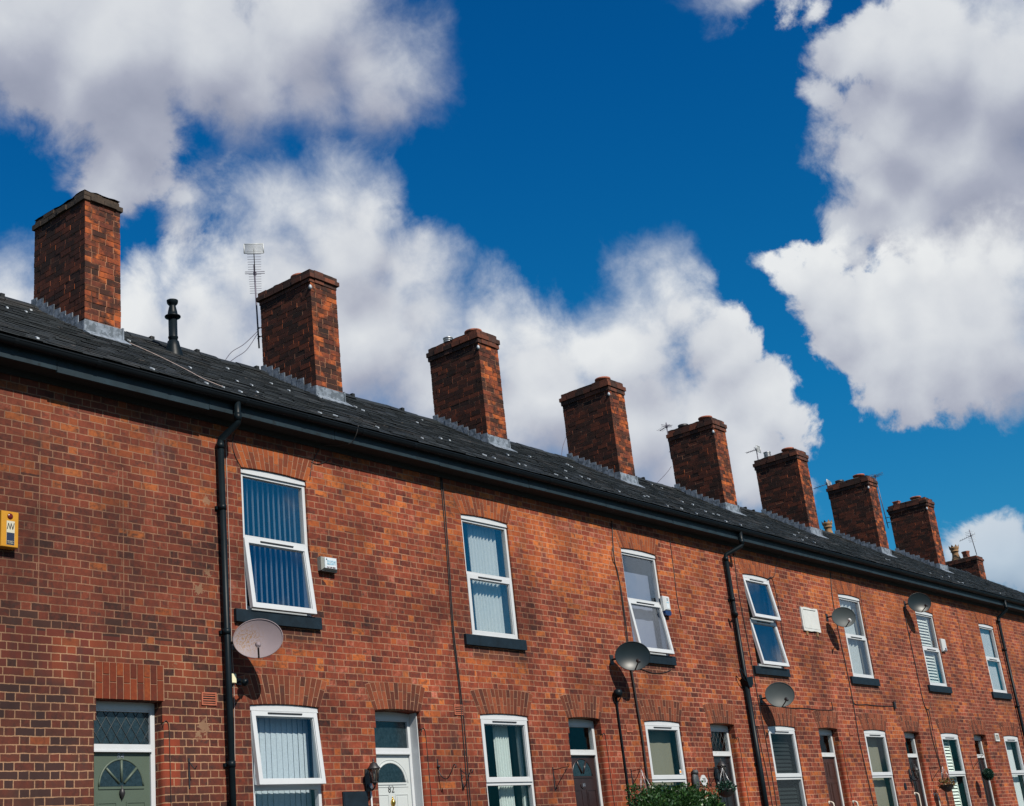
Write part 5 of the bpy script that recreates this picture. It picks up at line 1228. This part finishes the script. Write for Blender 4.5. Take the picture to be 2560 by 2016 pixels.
# ------------------------------------------------------------------ aerials
def aerial(base, top, bc, bdir, L0, L1, label, half=.13, n=14, plate=True, brk=None, extra=True, r=.014):
    t = thing('tv_aerial', base, label, 'aerial', 'aerials on the chimneys')
    MB().tube([base, top], r, 8).build('mast', 'mast', t)
    h = Vector(bdir).normalized(); s_ = h.cross(Vector((0, 0, 1))).normalized(); c = Vector(bc)
    bm_ = MB(); bm_.tube([c + h * L0, c - h * L1], .009, 6)
    bm_.box(c.x - .02, c.x + .02, c.y - .02, c.y + .02, c.z - .03, c.z + .03)
    bm_.build('boom', 'mast', t)
    e = MB()
    for i in range(n):
        p = c + h * (L0 * .88) - h * ((L0 * .88 + L1) * i / (n - 1)); w = half * (1.1 - .15 * i / n)
        e.tube([p - s_ * w, p + s_ * w], .0035, 5)
    e.build('elements', 'mast', t)
    if extra:
        d = MB(); 
        for dz in (0, .035): d.tube([c - s_ * half * 1.6 + Vector((0, 0, dz)), c + s_ * half * 1.6 + Vector((0, 0, dz))], .006, 6)
        d.build('dipole', 'mast', t)
    if plate:
        g = MB(); p = c + h * L0; U = Vector((0, 0, 1)); hw, hh = half * 1.5, .085
        for a in (-1, 1):
            g.tube([p + s_ * hw * a - U * hh, p + s_ * hw * a + U * hh], .010, 6); g.tube([p - s_ * hw + U * hh * a, p + s_ * hw + U * hh * a], .010, 6)
        for i in range(7): 
            q = p + U * (hh * (-.75 + .25 * i)); g.tube([q - s_ * hw, q + s_ * hw], .0065, 5)
        g.build('reflector_grid', 'white_plastic', t)
    if brk:
        b = MB()
        for z in brk[1]: b.tube([(base[0], base[1], z), (brk[0][0], brk[0][1], z)], .010, 6); b.tube([(base[0] - .02, base[1] - .05, z), (base[0] + .02, base[1] + .05, z)], .008, 6)
        b.build('mast_bracket', 'iron', t)
    return t
aerial((7.396, 3.30, 10.60), (7.366, 3.30, 12.15), (7.378, 3.30, 11.99), (-.67, -.74, 0), .95, .80, 'tall many-toothed tv aerial with a white grid, left of the second chimney', .105, 18, True, ((7.42, 3.12), (10.80, 10.96)))
aerial((20.36, 3.21, 10.9), (20.36, 3.21, 11.84), (20.36, 3.21, 11.74), (-.35, -.94, .05), .12, .28, 'small tangled tv aerial on the left corner of the fifth chimney', .10, 7, False, ((20.3, 3.10), (11.1,)))
aerial((24.82, 3.16, 11.45), (24.82, 3.16, 11.98), (24.82, 3.16, 11.95), (.1, -.99, .05), .06, .30, 'small tv aerial beside the metal cowl on the sixth chimney', .09, 8, True, None)
aerial((28.98, 3.20, 11.20), (28.98, 3.18, 11.72), (28.98, 3.18, 11.66), (.15, -.98, .1), .06, .42, 'tv aerial with a white grid poking out left of the seventh chimney', .13, 6, True, None)
aerial((33.0, 3.22, 10.88), (33.0, 3.30, 12.66), (33.0, 3.30, 12.60), (.9, -.3, 0), .16, .30, 'tall aerial pole strapped to the side of the last tall chimney', .20, 6, False, ((33.07, 3.05), (11.06, 11.22)))
aerial((41.20, 3.43, 11.05), (41.0, 3.43, 11.96), (41.04, 3.43, 11.74), (-.35, .93, -.30), .45, .15, 'tv aerial on the lower far chimney beside the crown pot', .20, 8, False, None)
g = MB()
for i in range(7):
    z = 11.52 + i * .062; g.tube([(41.0, 3.60 - (i < 3) * .06, z), (41.06, 3.28, z)], .006, 5)
g.build('reflector_grid', 'white_plastic', [o for o in bpy.data.objects if o.get('label', '').startswith('tv aerial on the lower far')][0])
def wire(pts, label, r=.006): tagp(MB().tube(bez(pts, 8), r, 5).build('aerial_wire', 'mast', root=True), label, 'wire', 'loose wires on the roof')
wire([(7.37, 3.29, 10.90), (7.0, 3.22, 10.55), (6.66, 3.14, 10.30), (6.46, 3.08, 10.08)], 'upper one of two slack wires from the second chimney aerial to the ridge')
wire([(7.37, 3.29, 10.86), (7.05, 3.22, 10.46), (6.74, 3.14, 10.22), (6.56, 3.08, 10.08)], 'lower one of two slack wires from the second chimney aerial to the ridge')
wire([(20.19, 3.15, 10.67), (19.9, 3.14, 10.45), (19.3, 3.10, 10.08)], 'thin wire slanting from the fifth chimney down to the ridge')
wire([(15.95, 3.15, 10.62), (15.75, 3.14, 10.35), (15.6, 3.10, 10.10)], 'short wire slanting from the fourth chimney down to the ridge')
wire([(41.6, 3.6, 10.66), (44.0, 4.2, 10.60), (46.2, 4.9, 10.75)], 'thin wire descending right of the lower far chimney')

# ------------------------------------------------------------------ ground
M['asphalt'] = simple('asphalt', (.05, .05, .052), .9, var=.2, scale=20, bump=.4)
M['flags'] = simple('stone_flags', (.12, .115, .105), .9, var=.2, scale=4, bump=.3)
def slab(name, x0, x1, y0, y1, z0, z1, mat):
    o = MB().box(x0, x1, y0, y1, z0, z1).build(name, mat, root=True); o['kind'] = 'structure'; return o
g = MB().poly([(-400, -400, 0), (400, -400, 0), (400, 400, 0), (-400, 400, 0)])
m, gg, out = newmat('rough_grass_and_earth'); P = gg.new('ShaderNodeNewGeometry').outputs['Position']
principled(gg, out, gg.mix(gg.noise(P, .3, 5.0), (.03, .045, .018), (.07, .065, .045)), .95)
mb = MB(); mb.poly([(-400, -400, 0), (400, -400, 0), (400, 400, 0), (-400, 400, 0)]); o = mb.build('ground', m); o['kind'] = 'structure'
slab('road', -80, 120, -16, -6.5, -.05, .02, 'asphalt')
slab('pavement', -80, 120, -6.5, -4.9, -.05, .14, 'flags')
slab('front_path', -6.5, 42.0, -4.6, 0, -.05, GZ, 'flags')
o = MB().box(-6.6, 42.1, -4.9, -4.6, 0, 1.45).box(-6.64, 42.14, -4.94, -4.56, 1.45, 1.53).build('garden_wall', 'brick', root=True)
tagp(o, 'low brick retaining wall along the front gardens', 'wall')

# ------------------------------------------------------------------ sky
wd = bpy.data.worlds.new('World'); sc.world = wd; wd.use_nodes = True
wd.node_tree.nodes.clear(); g = G(wd.node_tree)
def cloudgroup(name, blobs, free=False):
    gt2 = bpy.data.node_groups.new(name, 'ShaderNodeTree')
    gt2.interface.new_socket('Vector', in_out='INPUT', socket_type='NodeSocketVector')
    gt2.interface.new_socket('Value', in_out='OUTPUT', socket_type='NodeSocketFloat'); gt2.interface.new_socket('Smooth', in_out='OUTPUT', socket_type='NodeSocketFloat')
    q = G(gt2); gi = q.new('NodeGroupInput'); go = q.new('NodeGroupOutput'); V = gi.outputs[0]
    wv = q.new('ShaderNodeTexNoise'); q.put(wv.inputs['Vector'], V); wv.inputs['Scale'].default_value = 11.0; wv.inputs['Detail'].default_value = 4.0
    off = q.new('ShaderNodeVectorMath', operation='MULTIPLY_ADD'); q.put(off.inputs[0], wv.outputs['Color']); off.inputs[1].default_value = (.044, .044, .044); q.put(off.inputs[2], V)
    sh = q.new('ShaderNodeVectorMath', operation='SUBTRACT'); q.put(sh.inputs[0], off.outputs[0]); sh.inputs[1].default_value = (.022, .022, .022)
    V2 = sh.outputs[0]; acc = None
    for x, y, z, r in blobs:
        d = q.new('ShaderNodeVectorMath', operation='DISTANCE'); q.put(d.inputs[0], V2); d.inputs[1].default_value = (x, y, z)
        s_ = q.m('SUBTRACT', r, d.outputs['Value'])
        acc = s_ if acc is None else q.m('SMOOTH_MAX', acc, s_, .008)
    if free:      # free clouds over the rest of the sky
        dot = q.new('ShaderNodeVectorMath', operation='DOT_PRODUCT'); q.put(dot.inputs[0], V); dot.inputs[1].default_value = (.755, .564, .335)
        away = q.sst(dot.outputs['Value'], .88, .80)
        vo = q.new('ShaderNodeVectorMath', operation='ADD'); q.put(vo.inputs[0], V); vo.inputs[1].default_value = FREESEED
        fr = q.sub(q.mul(q.sub(q.noise(vo.outputs[0], 2.6, 4.0, .55), .53), .5), q.mul(q.sub(1.0, away), .4))
        acc = q.mx(acc, fr)
    n1 = q.mul(q.sub(q.noise(V, 24.0, 9.0, .62, .2), .5), .066)
    n2 = q.mul(q.sub(q.noise(V, 9.0, 3.0, .5), .5), .035)
    q.l.new(q.add(acc, q.add(n1, n2)), go.inputs[0]); q.l.new(q.add(acc, q.mul(n1, .45)), go.inputs[1]); return gt2
tc = g.new('ShaderNodeTexCoord').outputs['Generated']
nv = g.new('ShaderNodeVectorMath', operation='NORMALIZE'); g.put(nv.inputs[0], tc); V = nv.outputs[0]
z = g.sep(V)[2]
sk = g.new('ShaderNodeTexSky', sky_type='NISHITA'); sk.sun_disc = False; sk.sun_elevation = R_(42.7); sk.sun_rotation = R_(191)
sk.altitude = 0; sk.air_density = 1.0; sk.dust_density = .3; sk.ozone_density = 2.0
blue = g.mix(1.0, sk.outputs[0], g.ramp(z, SKYTINT), 'MULTIPLY')
soft = g.noise(V, 5.0, 3.0); body = g.noise(V, 6.0, 9.0, .52)
shv = g.new('ShaderNodeVectorMath', operation='ADD'); g.put(shv.inputs[0], V); shv.inputs[1].default_value = (-.018, -.006, .034)   # a step towards the sun
def layer(under, grp, w0, w1, lift, ramp, opac):
    a_ = g.new('ShaderNodeGroup'); a_.node_tree = grp; g.put(a_.inputs[0], V)
    b_ = g.new('ShaderNodeGroup'); b_.node_tree = grp; g.put(b_.inputs[0], shv.outputs[0])
    f0, s0, f1 = a_.outputs[0], a_.outputs[1], b_.outputs[1]
    wid = g.lin(soft, .38, .62, w0, w1)
    mask = g.sst(g.m('MULTIPLY_ADD', g.div(f0, wid), .5, .46, clamp=True), 0.0, 1.0)
    lit = g.m('MULTIPLY_ADD', g.sub(s0, f1), 15.0, .44, clamp=True)
    dep = g.sst(f0, .0, .075)
    tone = g.add(g.add(g.mul(lit, .62), lift), g.add(g.mul(g.sub(1.0, dep), .14), g.mul(body, .46)))
    cc = g.ramp(tone, ramp)
    s_ = g.new('ShaderNodeVectorMath', operation='SCALE'); g.put(s_.inputs[0], cc); s_.inputs[3].default_value = CLK
    return g.mix(g.mul(mask, opac), under, s_.outputs[0])
RAMP = [(0.05, CL[0]), (.45, CL[1]), (.70, CL[2]), (1.0, CL[3])]
full = layer(blue, cloudgroup('far_clouds', BACK, True), .007, .036, -.07, RAMP, g.lin(z, .17, .27, .62, .95))
full = layer(full, cloudgroup('near_clouds', FRONT), .005, .036, .01, RAMP, .98)
bg = g.new('ShaderNodeBackground'); g.put(bg.inputs[0], full); bg.inputs[1].default_value = .075
wo = g.new('ShaderNodeOutputWorld'); g.l.new(bg.outputs[0], wo.inputs[0])
wd.cycles.sampling_method = 'MANUAL'; wd.cycles.sample_map_resolution = 512

# sun: light travels (+.20, +1, -.95)
ld = bpy.data.lights.new('sun', 'SUN'); ld.energy = SUN; ld.angle = R_(.5); ld.color = (1.0, .93, .82)
lo = bpy.data.objects.new('sun', ld); col.objects.link(lo); lo.location = (-10, -30, 30)
lo.rotation_euler = Vector((.20, 1, -.95)).to_track_quat('-Z', 'Y').to_euler()

# camera
cd = bpy.data.cameras.new('camera'); co = bpy.data.objects.new('camera', cd); col.objects.link(co); sc.camera = co
cd.sensor_fit = 'HORIZONTAL'; cd.sensor_width = 36.0; cd.lens = 36.0 * 3387.18 / 2560; cd.clip_end = 2000
Rm = Matrix.Rotation(-.92910268, 4, 'Z') @ Matrix.Rotation(1.9125283, 4, 'X') @ Matrix.Rotation(-.1115814, 4, 'Z')
co.matrix_world = Matrix.Translation((-7.04738824, -12.6705264, 1.6)) @ Rm
sc.view_settings.view_transform = 'Standard'; sc.view_settings.look = 'None'; sc.view_settings.exposure = EXPO; sc.view_settings.gamma = 1.0
sc.view_settings.use_curve_mapping = False
sc.cycles.max_bounces = 6; sc.cycles.diffuse_bounces = 3; sc.cycles.glossy_bounces = 3; sc.cycles.transparent_max_bounces = 12
sc.cycles.caustics_reflective = False; sc.cycles.caustics_refractive = False
sc.cycles.sample_clamp_indirect = 4.0
